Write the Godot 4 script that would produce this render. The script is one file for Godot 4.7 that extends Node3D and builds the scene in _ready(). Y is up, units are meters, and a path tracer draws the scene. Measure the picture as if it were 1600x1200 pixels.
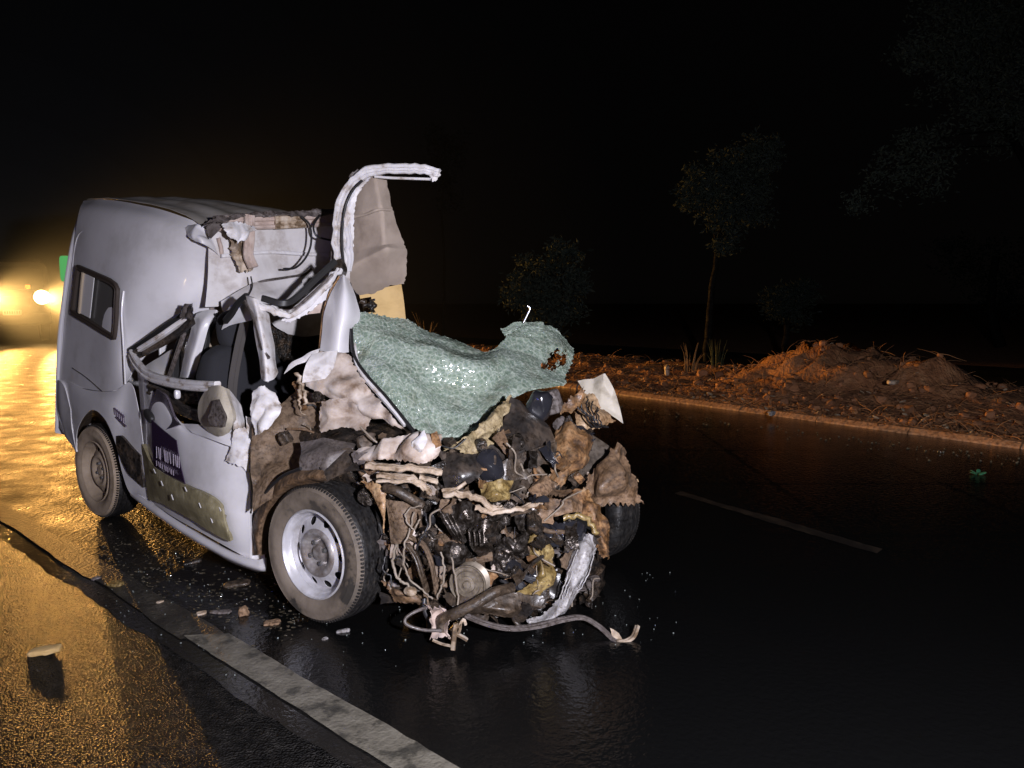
extends Node3D
# A wrecked white panel van on a wet road at night.

const TILT := 6.37                       # camera pitch, degrees down
const EYE := Vector3(0, 1.365, 0)
const FOCAL := 1200.0 / 1600.0           # focal length over picture width
var van_frame := Transform3D(Basis(Vector3(0.745, 0, 0.667).normalized(), Vector3.UP, Vector3(-0.667, 0, 0.745).normalized()), Vector3(-0.74, 0, -3.02))
var cam_basis := Basis(Vector3.RIGHT, deg_to_rad(-TILT))
var van: Node3D
var M := {}
var fold := FastNoiseLite.new()
var rng := RandomNumberGenerator.new()

# ---------- measuring the place ----------
func look(px: float, py: float) -> Vector3:
	return cam_basis * Vector3((px - 800.0) / 1200.0, -(py - 600.0) / 1200.0, -1.0)

# a point of the place in van axes (x forward, y up, z out of the near side): "z", "f", "h" planes of the van, "d" metres in front of the lens
func at(a, mode: String) -> Vector3:
	if mode == "l":
		return a
	var r := look(a[0], a[1])
	if mode == "d":
		return van_frame.affine_inverse() * (EYE + r * (a[2] / -r.z))
	var c := van_frame.affine_inverse() * EYE
	var v := van_frame.basis.inverse() * r
	var ax: int = {"f": 0, "h": 1, "z": 2}[mode]
	return c + v * ((a[2] - c[ax]) / v[ax])

func world_at(px: float, py: float, d: float) -> Vector3:
	var r := look(px, py)
	return EYE + r * (d / -r.z)

func ground_at(px: float, py: float) -> Vector3:
	var r := look(px, py)
	return EYE + r * (EYE.y / -r.y)

# ---------- mesh helpers ----------
func lin(r: float, g: float, b: float) -> Color:
	return Color(r, g, b).linear_to_srgb()

func put(parent: Node, called: String, mesh: Mesh, m: Material) -> MeshInstance3D:
	var o := MeshInstance3D.new()
	o.name = called
	o.mesh = mesh
	o.material_override = m
	parent.add_child(o, true)
	return o

func tag(o: Node, label: String, category: String, group := "") -> Node:
	o.set_meta("label", label)
	o.set_meta("category", category)
	if group:
		o.set_meta("group", group)
	return o

func base(called: String, where: Vector3, turn := 0.0) -> Node3D:
	var o := Node3D.new()
	o.name = called
	add_child(o, true)
	o.position = where
	o.rotation.y = turn
	return o

func build(v: PackedVector3Array, ix: PackedInt32Array, flat := false, uv := PackedVector2Array()) -> ArrayMesh:
	var a := []
	a.resize(Mesh.ARRAY_MAX)
	if flat:
		var fv := PackedVector3Array()
		var fu := PackedVector2Array()
		for k in ix:
			fv.append(v[k])
			if uv.size():
				fu.append(uv[k])
		v = fv
		uv = fu
		ix = PackedInt32Array(range(v.size()))
	var n := PackedVector3Array()
	n.resize(v.size())
	for k in range(0, ix.size(), 3):
		var c := (v[ix[k + 2]] - v[ix[k]]).cross(v[ix[k + 1]] - v[ix[k]])
		for j in 3:
			n[ix[k + j]] += c
	for k in n.size():
		n[k] = n[k].normalized() if n[k].length_squared() > 1e-20 else Vector3.UP
	a[Mesh.ARRAY_VERTEX] = v
	a[Mesh.ARRAY_NORMAL] = n
	if uv.size():
		a[Mesh.ARRAY_TEX_UV] = uv
	a[Mesh.ARRAY_INDEX] = ix
	var m := ArrayMesh.new()
	m.add_surface_from_arrays(Mesh.PRIMITIVE_TRIANGLES, a)
	return m

func spline(p: Array, t: float):
	var n := p.size()
	var k := clampi(int(floor(t)), 0, maxi(n - 2, 0))
	var u := t - k
	var p1 = p[k]
	var p2 = p[mini(k + 1, n - 1)]
	var p0 = p[k - 1] if k > 0 else p1 * 2.0 - p2
	var p3 = p[k + 2] if k + 2 < n else p2 * 2.0 - p1
	return 0.5 * (p1 * 2.0 + (p2 - p0) * u + (p0 * 2.0 - p1 * 5.0 + p2 * 4.0 - p3) * u * u + (p1 * 3.0 - p0 - p2 * 3.0 + p3) * u * u * u)

func line(p: Array, t: float):
	var k := clampi(int(floor(t)), 0, maxi(p.size() - 2, 0))
	return p[k].lerp(p[mini(k + 1, p.size() - 1)], t - k)

# sheet metal through a grid of control points: amp and freq crumple it, jag tears its edges, hole is [column, row, radius in columns, radius in rows] in grid units
func sheet(parent: Node, called: String, mode: String, rows: Array, m: Material, o := {}) -> MeshInstance3D:
	var g := []
	for r in rows:
		var q := []
		for a in r:
			q.append(at(a, mode))
		g.append(q)
	var nr: int = g.size()
	var nc: int = g[0].size()
	var s: int = o.get("n", 6)
	if o.get("amp", 0.0) > 0.007 and not o.has("jit") and s > 4:
		s = int(s * 1.7)
	var cols := (nc - 1) * s + 1
	var lines := (nr - 1) * s + 1
	var straight: bool = o.get("line", false)
	var v := PackedVector3Array()
	for j in lines:
		var t := float(j) / s
		var c := []
		for k in nc:
			var column := []
			for r in g:
				column.append(r[k])
			c.append(line(column, t) if straight else spline(column, t))
		for i in cols:
			v.append(line(c, float(i) / s) if straight else spline(c, float(i) / s))
	var sd: float = o.get("seed", called.hash() % 997) * 1.37
	var jag: float = o.get("jag", 0.0)
	var amp: float = o.get("amp", 0.004)
	if amp > 0.012 and not o.has("jit"):
		amp = 0.012 + (amp - 0.012) * 0.5
	var freq: float = o.get("freq", 6.0)
	var nn := PackedVector3Array()
	for j in lines:
		for i in cols:
			var du := v[j * cols + mini(i + 1, cols - 1)] - v[j * cols + maxi(i - 1, 0)]
			var dv := v[mini(j + 1, lines - 1) * cols + i] - v[maxi(j - 1, 0) * cols + i]
			var n := dv.cross(du)
			nn.append(n.normalized() if n.length() > 1e-9 else Vector3.UP)
	var w := v.duplicate()
	for j in lines:
		for i in cols:
			var k := j * cols + i
			var p := v[k] * freq + Vector3(sd, sd * 0.3, -sd)
			var h := crumple(p, sd)
			w[k] += nn[k] * h * amp
			if jag > 0.0 and (i == 0 or j == 0 or i == cols - 1 or j == lines - 1):
				var inward := (v[clampi(j, 1, lines - 2) * cols + clampi(i, 1, cols - 2)] - v[k])
				w[k] += inward.normalized() * jag * (0.3 + fold.get_noise_3dv(v[k] * 55.0 + Vector3(sd, 0, 0)) * 1.6)
	var th: float = o.get("th", 0.003)
	var count := w.size()
	var all := w.duplicate()
	for k in count:
		all.append(w[k] - nn[k] * th)
	if o.has("jit"):   # every crumb of crazed glass lies at its own tilt
		for k in count:
			all[k] += nn[k] * o.jit * fold.get_noise_3dv(v[k] * 900.0)
			all[k] += Vector3(fold.get_noise_3dv(v[k] * 700.0), fold.get_noise_3dv(v[k] * 820.0), fold.get_noise_3dv(v[k] * 610.0)) * (0.0022 if s > 16 else 0.004)
	var uv := PackedVector2Array()
	for f in 2:
		for j in lines:
			for i in cols:
				uv.append(Vector2(float(i) / (cols - 1), float(j) / (lines - 1)))
	var ix := PackedInt32Array()
	var hole: Array = o.get("hole", [])
	var keep := []
	for j in lines - 1:
		for i in cols - 1:
			var open := false
			for hh in hole:
				var x := (float(i) + 0.5) / s
				var y := (float(j) + 0.5) / s
				if pow((x - hh[0]) / hh[2], 2) + pow((y - hh[1]) / hh[3], 2) < 1.0 + 1.3 * fold.get_noise_2d(x * 6.0, y * 6.0):
					open = true
			keep.append(not open)
	for j in lines - 1:
		for i in cols - 1:
			if not keep[j * (cols - 1) + i]:
				continue
			var a := j * cols + i
			ix.append_array(PackedInt32Array([a, a + 1, a + cols, a + 1, a + cols + 1, a + cols]))
			var b := a + count
			ix.append_array(PackedInt32Array([b, b + cols, b + 1, b + 1, b + cols, b + cols + 1]))
	var edge := PackedInt32Array()
	for i in cols:
		edge.append(i)
	for j in range(1, lines):
		edge.append(j * cols + cols - 1)
	for i in range(cols - 2, -1, -1):
		edge.append((lines - 1) * cols + i)
	for j in range(lines - 2, -1, -1):
		edge.append(j * cols)
	for k in edge.size() - 1:
		var e := all.size()
		for q in [edge[k], edge[k + 1], edge[k] + count, edge[k + 1] + count]:
			all.append(all[q])
			uv.append(uv[q])
		ix.append_array(PackedInt32Array([e, e + 2, e + 1, e + 1, e + 2, e + 3]))
	return put(parent, called, build(all, ix, o.get("flat", false), uv), m)

# pressed-metal folds: three families of straight creases whose lines wander, plus a soft dent
func crumple(p: Vector3, sd: float) -> float:
	var h := 0.5 * fold.get_noise_3dv(p * 0.5)
	for k in 3:
		var d := Vector3(sin(sd * 3.1 + k * 2.4), cos(sd * 1.7 + k * 4.1), sin(sd * 2.3 + k * 1.3 + 1.0)).normalized()
		var t := p.dot(d) * (0.55 + 0.4 * k) + 0.75 * fold.get_noise_3dv(p * 0.35 + Vector3(k * 11.0, sd, 0))
		h += (absf(t - floor(t) - 0.5) * 4.0 - 1.0) * [0.75, 0.48, 0.32][k]
	return h

func points(p: Array, mode: String) -> Array:
	var q := []
	for a in p:
		q.append(at(a, mode))
	return q

# a profile (closed, in the plane across the path) swept along a spline
func sweep_mesh(path: Array, profile: PackedVector2Array, o := {}) -> ArrayMesh:
	var s: int = o.get("n", 6)
	var steps := (path.size() - 1) * s + 1
	var smooth: bool = o.get("smooth", true)
	var up: Vector3 = o.get("up", Vector3.UP)
	var radii: Array = o.get("radii", [])
	var wob: float = o.get("wob", 0.0)
	var sd: float = o.get("seed", 3.0)
	var v := PackedVector3Array()
	var ix := PackedInt32Array()
	var np := profile.size()
	var per := np if smooth else np * 2
	var prev := Vector3.ZERO
	for j in steps:
		var t := float(j) / s
		var c: Vector3 = spline(path, t) if not o.get("line", false) else line(path, t)
		var e := 0.02
		var dir: Vector3 = spline(path, minf(t + e, path.size() - 1)) - spline(path, maxf(t - e, 0))
		dir = dir.normalized()
		var side := (dir.cross(up) if prev == Vector3.ZERO or o.get("fixed", false) else prev - dir * prev.dot(dir))
		if side.length() < 1e-5:
			side = dir.cross(Vector3(0.31, 0.2, 0.9))
		side = side.normalized()
		prev = side
		var top := side.cross(dir)
		var sc := 1.0
		if radii.size():
			sc = lerpf(radii[clampi(int(t), 0, radii.size() - 1)], radii[clampi(int(t) + 1, 0, radii.size() - 1)], t - int(t))
		if wob > 0.0:
			c += (side * fold.get_noise_2d(t * 40.0, sd * 17.0) + top * fold.get_noise_2d(sd * 23.0, t * 40.0)) * wob
		for k in per:
			var q := profile[k if smooth else ((k + 1) / 2) % np]
			v.append(c + (side * q.x + top * q.y) * sc)
		if j > 0:
			for k in range(0, per, 1 if smooth else 2):
				var a := (j - 1) * per + k
				var b := (j - 1) * per + (k + 1) % per
				ix.append_array(PackedInt32Array([a, b, a + per, b, b + per, a + per]))
	for end in [0, steps - 1]:
		var c := v.size()
		var mid := Vector3.ZERO
		for k in per:
			mid += v[end * per + k]
		v.append(mid / per)
		for k in per:
			v.append(v[end * per + k])
		for k in per:
			var a := c + 1 + k
			var b := c + 1 + (k + 1) % per
			ix.append_array(PackedInt32Array([c, b, a] if end == 0 else [c, a, b]))
	return build(v, ix)

func ring(r: float, n := 8) -> PackedVector2Array:
	var p := PackedVector2Array()
	for k in n:
		p.append(Vector2.from_angle(TAU * k / n) * r)
	return p

func tube(parent: Node, called: String, mode: String, path: Array, r: float, m: Material, o := {}) -> MeshInstance3D:
	return put(parent, called, sweep_mesh(points(path, mode), ring(r, o.get("sides", 8)), o), m)

# a pressed-metal rail: a flattened channel with rounded corners
func rail(parent: Node, called: String, mode: String, path: Array, w: float, h: float, m: Material, o := {}) -> MeshInstance3D:
	var c := minf(w, h) * 0.18
	var p := PackedVector2Array([Vector2(-w / 2 + c, -h / 2), Vector2(-w / 2, -h / 2 + c), Vector2(-w / 2, h / 2 - c), Vector2(-w / 2 + c, h / 2), Vector2(-w * 0.12, h / 2), Vector2(-w * 0.05, h * 0.32), Vector2(w * 0.16, h * 0.32), Vector2(w * 0.22, h / 2), Vector2(w / 2 - c, h / 2), Vector2(w / 2, h / 2 - c), Vector2(w / 2, -h / 2 + c), Vector2(w / 2 - c, -h / 2)])
	o["smooth"] = false
	return put(parent, called, sweep_mesh(points(path, mode), p, o), m)

func lathe_mesh(profile: Array, seg := 40) -> ArrayMesh:   # round the z axis; profile points are (radius, z)
	var v := PackedVector3Array()
	var ix := PackedInt32Array()
	for k in profile.size() - 1:
		var b := v.size()
		for i in seg + 1:
			var a := TAU * i / seg
			for q in [profile[k], profile[k + 1]]:
				v.append(Vector3(cos(a) * q.x, sin(a) * q.x, q.y))
		for i in seg:
			var e := b + i * 2
			ix.append_array(PackedInt32Array([e, e + 1, e + 2, e + 2, e + 1, e + 3]))
	# weld the smooth joins: average the normals of neighbouring bands that meet at a shallow angle
	var mesh := build(v, ix)
	var arr := mesh.surface_get_arrays(0)
	var n: PackedVector3Array = arr[Mesh.ARRAY_NORMAL]
	var band := (seg + 1) * 2
	for k in profile.size() - 2:
		for i in seg + 1:
			var a := k * band + i * 2 + 1
			var b := (k + 1) * band + i * 2
			if n[a].dot(n[b]) > 0.72:
				var c := (n[a] + n[b]).normalized()
				n[a] = c
				n[b] = c
	for k in profile.size() - 1:
		for q in 2:
			var a := k * band + q
			var c := (n[a] + n[a + seg * 2]).normalized()
			n[a] = c
			n[a + seg * 2] = c
	arr[Mesh.ARRAY_NORMAL] = n
	var m := ArrayMesh.new()
	m.add_surface_from_arrays(Mesh.PRIMITIVE_TRIANGLES, arr)
	return m

func facing(axis: Vector3, where: Vector3) -> Transform3D:
	var z := axis.normalized()
	var x := Vector3.UP.cross(z)
	x = x.normalized() if x.length() > 0.01 else Vector3.RIGHT
	return Transform3D(Basis(x, z.cross(x), z), where)

func lathe(parent: Node, called: String, where: Vector3, axis: Vector3, profile: Array, m: Material, seg := 40) -> MeshInstance3D:
	var o := put(parent, called, lathe_mesh(profile, seg), m)
	o.transform = facing(axis, where)
	return o

# a rounded, dented block (power 2 round ... 8 boxy)
func lump_mesh(size: Vector3, power := 5.0, amp := 0.0, freq := 8.0, sd := 1.0, n := 8, flat := false) -> ArrayMesh:
	var v := PackedVector3Array()
	var ix := PackedInt32Array()
	for face in 6:
		var ax := face / 2
		var sign := 1.0 if face % 2 else -1.0
		var b := v.size()
		for j in n + 1:
			for i in n + 1:
				var p := Vector3.ZERO
				p[ax] = sign
				p[(ax + 1) % 3] = (2.0 * i / n - 1.0) * sign
				p[(ax + 2) % 3] = 2.0 * j / n - 1.0
				var l := pow(pow(absf(p.x), power) + pow(absf(p.y), power) + pow(absf(p.z), power), 1.0 / power)
				p = p / l * size * 0.5
				if amp > 0.0:
					p += p.normalized() * amp * (0.5 - 2.0 * absf(fold.get_noise_3dv(p * freq + Vector3(sd * 7.0, sd, -sd * 3.0))))
				v.append(p)
		for j in n:
			for i in n:
				var e := b + j * (n + 1) + i
				ix.append_array(PackedInt32Array([e, e + n + 1, e + 1, e + 1, e + n + 1, e + n + 2]))
	return build(v, ix, flat)

func lump(parent: Node, called: String, where: Vector3, size: Vector3, m: Material, o := {}) -> MeshInstance3D:
	var q := put(parent, called, lump_mesh(size, o.get("power", 5.0), o.get("amp", 0.0), o.get("freq", 8.0), o.get("seed", 1.0), o.get("n", 8), o.get("flat", false)), m)
	q.position = where
	q.rotation = o.get("turn", Vector3.ZERO)
	return q

# ---------- materials ----------
func noise_map(freq: float, sd: int, kind := FastNoiseLite.TYPE_SIMPLEX_SMOOTH, size := 256, ramp: Gradient = null, o := {}) -> NoiseTexture2D:
	var f := FastNoiseLite.new()
	f.noise_type = kind
	f.frequency = freq
	f.seed = sd
	f.fractal_octaves = o.get("octaves", 4)
	f.fractal_gain = o.get("gain", 0.5)
	if o.has("ret"):
		f.cellular_return_type = o.ret
		f.fractal_type = FastNoiseLite.FRACTAL_NONE
	if o.has("jitter"):
		f.cellular_jitter = o.jitter
	var t := NoiseTexture2D.new()
	t.width = size
	t.height = size
	t.seamless = true
	t.noise = f
	if ramp:
		t.color_ramp = ramp
	return t

func ramp(stops: Array) -> Gradient:       # [offset, r, g, b] in linear values
	var g := Gradient.new()
	var off := PackedFloat32Array()
	var col := PackedColorArray()
	for s in stops:
		off.append(s[0])
		col.append(lin(s[1], s[2], s[3]))
	g.offsets = off
	g.colors = col
	return g

func gray(stops: Array) -> Gradient:       # [offset, value] for roughness and masks
	var g := Gradient.new()
	var off := PackedFloat32Array()
	var col := PackedColorArray()
	for s in stops:
		off.append(s[0])
		col.append(Color(s[1], s[1], s[1]))
	g.offsets = off
	g.colors = col
	return g

func plain(called: String, c: Color, rough: float, o := {}) -> StandardMaterial3D:
	var m := StandardMaterial3D.new()
	m.resource_name = called
	m.albedo_color = c
	m.roughness = rough
	m.metallic = o.get("metal", 0.0)
	if o.has("stops"):
		m.albedo_color = Color.WHITE
		m.albedo_texture = noise_map(o.get("freq", 0.012), o.get("seed", 1), FastNoiseLite.TYPE_SIMPLEX_SMOOTH, 256, ramp(o.stops), {"octaves": o.get("octaves", 6), "gain": 0.66})
		m.uv1_triplanar = true
		m.uv1_scale = Vector3.ONE * o.get("scale", 1.6)
	if o.has("bump"):
		m.heightmap_enabled = true
		m.heightmap_texture = M.fine_noise
		m.heightmap_scale = o.bump
		if o.has("stops") and o.bump > 0.1:
			m.detail_enabled = true
			m.detail_blend_mode = BaseMaterial3D.BLEND_MODE_MUL
			m.detail_albedo = M.specks
			m.roughness_texture = M.patchy
			m.roughness = minf(1.0, rough * 1.5)
		m.uv1_triplanar = true
		if not o.has("stops"):
			m.uv1_scale = Vector3.ONE * o.get("scale", 1.6)
	if o.has("coat"):
		m.clearcoat_enabled = true
		m.clearcoat = o.coat
		m.clearcoat_roughness = o.get("coat_rough", 0.08)
	return m

func make_materials() -> void:
	M.fine_noise = noise_map(0.03, 77, FastNoiseLite.TYPE_SIMPLEX_SMOOTH, 512, null, {"octaves": 5, "gain": 0.6})
	M.specks = noise_map(0.035, 78, FastNoiseLite.TYPE_SIMPLEX_SMOOTH, 512, ramp([[0.0, 0.14, 0.12, 0.10], [0.36, 0.38, 0.34, 0.30], [0.48, 0.88, 0.86, 0.84], [1.0, 1.0, 1.0, 1.0]]), {"octaves": 6, "gain": 0.72})
	M.patchy = noise_map(0.02, 79, FastNoiseLite.TYPE_SIMPLEX_SMOOTH, 256, gray([[0.0, 0.25], [0.4, 0.45], [0.6, 0.9], [1.0, 1.0]]), {"octaves": 5, "gain": 0.65})
	M.paint = plain("white paint", Color.WHITE, 0.32, {"stops": [[0.0, 0.50, 0.48, 0.47], [0.45, 0.68, 0.66, 0.68], [1.0, 0.74, 0.73, 0.75]], "freq": 0.008, "seed": 5, "scale": 0.9, "coat": 0.6, "coat_rough": 0.06})
	M.paint_dirty = plain("soiled white paint", Color.WHITE, 0.5, {"stops": [[0.0, 0.16, 0.115, 0.08], [0.26, 0.34, 0.28, 0.235], [0.36, 0.56, 0.52, 0.50], [0.6, 0.66, 0.64, 0.65], [1.0, 0.72, 0.71, 0.73]], "freq": 0.012, "seed": 9, "scale": 2.6, "bump": 0.06})
	M.cream = plain("muddy cream metal", Color.WHITE, 0.55, {"stops": [[0.0, 0.03, 0.022, 0.015], [0.38, 0.14, 0.09, 0.05], [0.5, 0.36, 0.27, 0.19], [0.75, 0.52, 0.43, 0.34], [1.0, 0.60, 0.54, 0.48]], "freq": 0.012, "seed": 21, "scale": 2.6, "bump": 0.09})
	M.mud = plain("dried brown mud", Color.WHITE, 0.8, {"stops": [[0.0, 0.05, 0.035, 0.022], [0.4, 0.15, 0.10, 0.062], [0.6, 0.21, 0.145, 0.095], [1.0, 0.30, 0.22, 0.15]], "freq": 0.014, "seed": 31, "scale": 2.0, "bump": 0.4})
	M.rust = plain("orange soil on metal", Color.WHITE, 0.65, {"stops": [[0.0, 0.03, 0.02, 0.012], [0.38, 0.11, 0.055, 0.022], [0.55, 0.32, 0.165, 0.065], [0.75, 0.42, 0.25, 0.12], [1.0, 0.48, 0.37, 0.26]], "freq": 0.015, "seed": 41, "scale": 2.4, "bump": 0.35})
	M.ochre = plain("ochre stained sheet", Color.WHITE, 0.42, {"stops": [[0.0, 0.05, 0.035, 0.012], [0.4, 0.20, 0.135, 0.045], [0.6, 0.36, 0.26, 0.10], [1.0, 0.50, 0.42, 0.22]], "freq": 0.018, "seed": 51, "scale": 2.6, "bump": 0.3})
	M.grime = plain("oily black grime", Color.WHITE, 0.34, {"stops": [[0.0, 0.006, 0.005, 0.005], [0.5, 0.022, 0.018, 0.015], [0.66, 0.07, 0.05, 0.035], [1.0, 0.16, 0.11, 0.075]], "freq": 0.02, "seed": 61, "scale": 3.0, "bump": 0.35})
	M.alloy = plain("oily cast alloy", Color.WHITE, 0.36, {"metal": 0.75, "stops": [[0.0, 0.015, 0.012, 0.01], [0.46, 0.05, 0.04, 0.032], [0.64, 0.16, 0.14, 0.125], [1.0, 0.42, 0.41, 0.42]], "freq": 0.022, "seed": 71, "scale": 3.0, "bump": 0.4})
	M.plastic = plain("dusty black plastic", Color.WHITE, 0.38, {"stops": [[0.0, 0.012, 0.011, 0.012], [0.45, 0.030, 0.026, 0.024], [0.62, 0.075, 0.058, 0.046], [1.0, 0.17, 0.125, 0.09]], "freq": 0.012, "seed": 81, "scale": 1.8, "bump": 0.12})
	M.gray = plain("dusty grey plastic", Color.WHITE, 0.45, {"stops": [[0.0, 0.05, 0.042, 0.036], [0.5, 0.14, 0.12, 0.115], [1.0, 0.27, 0.24, 0.235]], "freq": 0.012, "seed": 91, "scale": 2.0, "bump": 0.15})
	M.rubber = plain("black rubber seal", lin(0.018, 0.017, 0.017), 0.5)
	M.seal = plain("brown black rubber seal", lin(0.045, 0.032, 0.025), 0.6)
	M.wire = plain("black cable sheath", lin(0.02, 0.019, 0.02), 0.4)
	M.pale_wire = plain("dirty pale wire", lin(0.22, 0.18, 0.14), 0.5)
	M.chrome = plain("bare bright steel", lin(0.62, 0.61, 0.62), 0.25, {"metal": 0.9})
	M.tan = plain("tan headliner felt", Color.WHITE, 0.9, {"stops": [[0.0, 0.20, 0.155, 0.12], [0.5, 0.34, 0.275, 0.225], [1.0, 0.40, 0.33, 0.275]], "freq": 0.01, "seed": 101, "scale": 1.2, "bump": 0.1})
	M.lit_tan_yellow = plain("yellowish board behind the headliner", Color.WHITE, 0.8, {"stops": [[0.0, 0.36, 0.23, 0.08], [0.5, 0.62, 0.42, 0.18], [1.0, 0.68, 0.48, 0.23]], "freq": 0.01, "seed": 111, "scale": 1.5})  # the tan board's warm headlamp light is put into this yellow; shard really yellow
	M.tan_trim = plain("tan pillar trim", lin(0.36, 0.29, 0.21), 0.7)
	M.cloth = plain("black seat cloth", lin(0.018, 0.018, 0.022), 0.95, {"bump": 0.1, "scale": 9.0})
	M.belt = plain("grey seat belt", lin(0.05, 0.043, 0.04), 0.8)
	M.tyre = plain("muddy tyre wall", Color.WHITE, 0.75, {"stops": [[0.0, 0.018, 0.016, 0.014], [0.30, 0.028, 0.024, 0.02], [0.36, 0.10, 0.078, 0.058], [0.6, 0.16, 0.128, 0.10], [1.0, 0.20, 0.165, 0.13]], "freq": 0.006, "seed": 124, "scale": 1.8, "bump": 0.09})
	M.tread = plain("wet black tread", Color.WHITE, 0.42, {"stops": [[0.0, 0.012, 0.012, 0.013], [0.6, 0.022, 0.021, 0.021], [1.0, 0.08, 0.066, 0.052]], "freq": 0.02, "seed": 131, "scale": 2.4, "bump": 0.25})
	M.rim = plain("silver steel wheel", Color.WHITE, 0.34, {"metal": 0.35, "stops": [[0.0, 0.30, 0.26, 0.23], [0.3, 0.44, 0.42, 0.42], [0.55, 0.56, 0.55, 0.58], [1.0, 0.62, 0.61, 0.64]], "freq": 0.012, "seed": 141, "scale": 2.6})
	M.rim_muddy = plain("mud covered steel wheel", Color.WHITE, 0.75, {"stops": [[0.0, 0.16, 0.115, 0.075], [0.4, 0.30, 0.23, 0.165], [1.0, 0.40, 0.32, 0.24]], "freq": 0.014, "seed": 151, "scale": 2.6})
	M.hub = plain("dirty wheel centre", Color.WHITE, 0.4, {"metal": 0.3, "stops": [[0.0, 0.09, 0.065, 0.05], [0.5, 0.22, 0.195, 0.185], [1.0, 0.46, 0.45, 0.46]], "freq": 0.012, "seed": 161, "scale": 3.5})
	M.dark = plain("dark opening", lin(0.01, 0.009, 0.008), 0.9)
	M.trim = plain("mud coated door strip", Color.WHITE, 0.6, {"stops": [[0.0, 0.15, 0.125, 0.07], [0.5, 0.25, 0.215, 0.125], [0.75, 0.31, 0.27, 0.165], [1.0, 0.46, 0.41, 0.28]], "freq": 0.02, "seed": 171, "scale": 2.0, "bump": 0.08})
	M.purple = plain("dark purple film", lin(0.032, 0.018, 0.042), 0.25, {"coat": 0.5})
	M.letters = plain("pale lettering", lin(0.20, 0.165, 0.21), 0.4)
	M.small_print = plain("faded purple lettering", lin(0.10, 0.075, 0.11), 0.4)
	M.window = plain("grey tinted pane", lin(0.10, 0.094, 0.088), 0.25)
	M.blind = plain("white blind", lin(0.62, 0.60, 0.60), 0.6)
	M.pink = plain("pinkish soiled beam", Color.WHITE, 0.6, {"stops": [[0.0, 0.20, 0.14, 0.11], [0.5, 0.44, 0.34, 0.29], [1.0, 0.58, 0.50, 0.45]], "freq": 0.012, "seed": 181, "scale": 2.2})
	M.roof = plain("soiled roof", Color.WHITE, 0.5, {"stops": [[0.0, 0.20, 0.16, 0.12], [0.5, 0.42, 0.38, 0.33], [1.0, 0.55, 0.52, 0.5]], "freq": 0.012, "seed": 191, "scale": 1.0})
	M.fibre = plain("torn grey white bumper skin", Color.WHITE, 0.6, {"stops": [[0.0, 0.16, 0.15, 0.15], [0.5, 0.42, 0.41, 0.42], [1.0, 0.60, 0.60, 0.61]], "freq": 0.02, "seed": 201, "scale": 2.0, "bump": 0.2})
	M.chrome_paint = plain("glossy recessed paint", lin(0.42, 0.36, 0.44), 0.2, {"metal": 0.85})
	M.cream_plastic = plain("cream mirror plastic", Color.WHITE, 0.55, {"stops": [[0.0, 0.22, 0.18, 0.13], [0.4, 0.46, 0.41, 0.33], [1.0, 0.56, 0.51, 0.43]], "freq": 0.012, "seed": 221, "scale": 2.5})
	M.cream_soiled = plain("torn soiled cream metal", Color.WHITE, 0.5, {"stops": [[0.0, 0.05, 0.033, 0.022], [0.28, 0.20, 0.13, 0.085], [0.42, 0.38, 0.30, 0.245], [0.65, 0.52, 0.45, 0.40], [1.0, 0.62, 0.57, 0.55]], "freq": 0.012, "seed": 231, "scale": 2.4, "bump": 0.09})
	M.rust_mud = plain("brown clay on metal", Color.WHITE, 0.7, {"stops": [[0.0, 0.03, 0.02, 0.013], [0.35, 0.10, 0.06, 0.032], [0.6, 0.22, 0.135, 0.075], [1.0, 0.32, 0.21, 0.13]], "freq": 0.016, "seed": 241, "scale": 2.0, "bump": 0.4})
	M.rust_lit_pale = plain("pale orange metal with warm lamp light", Color.WHITE, 0.6, {"stops": [[0.0, 0.10, 0.05, 0.02], [0.35, 0.34, 0.20, 0.10], [0.6, 0.50, 0.33, 0.18], [1.0, 0.56, 0.42, 0.27]], "freq": 0.014, "seed": 251, "scale": 2.2, "bump": 0.3})  # orange carries the warm headlamp light seen inside the far wing
	M.gray_brown = plain("brown dusted plastic", Color.WHITE, 0.55, {"stops": [[0.0, 0.035, 0.028, 0.022], [0.5, 0.10, 0.08, 0.062], [1.0, 0.20, 0.165, 0.13]], "freq": 0.013, "seed": 261, "scale": 2.0, "bump": 0.2})
	M.grime_brown = plain("brown oily grime", Color.WHITE, 0.42, {"stops": [[0.0, 0.012, 0.009, 0.007], [0.5, 0.05, 0.036, 0.025], [0.7, 0.11, 0.08, 0.055], [1.0, 0.20, 0.145, 0.10]], "freq": 0.018, "seed": 271, "scale": 2.6, "bump": 0.3})
	M.padding = plain("yellowed padding", Color.WHITE, 0.7, {"stops": [[0.0, 0.16, 0.11, 0.05], [0.4, 0.36, 0.28, 0.15], [1.0, 0.50, 0.42, 0.27]], "freq": 0.02, "seed": 291, "scale": 2.4, "bump": 0.2})
	M.inner_paint = plain("dull inner paint", Color.WHITE, 0.55, {"stops": [[0.0, 0.34, 0.29, 0.26], [0.35, 0.56, 0.53, 0.52], [1.0, 0.68, 0.66, 0.67]], "freq": 0.010, "seed": 299, "scale": 1.4})
	M.gloss = plain("glossy black plastic", lin(0.018, 0.018, 0.022), 0.16)
	M.pulley = plain("worn dusty pulley", Color.WHITE, 0.45, {"metal": 0.4, "stops": [[0.0, 0.07, 0.055, 0.04], [0.5, 0.20, 0.165, 0.125], [1.0, 0.34, 0.30, 0.25]], "freq": 0.02, "seed": 281, "scale": 3.0})
	# crazed safety glass
	var g := StandardMaterial3D.new()
	g.resource_name = "crazed laminated glass"
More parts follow.
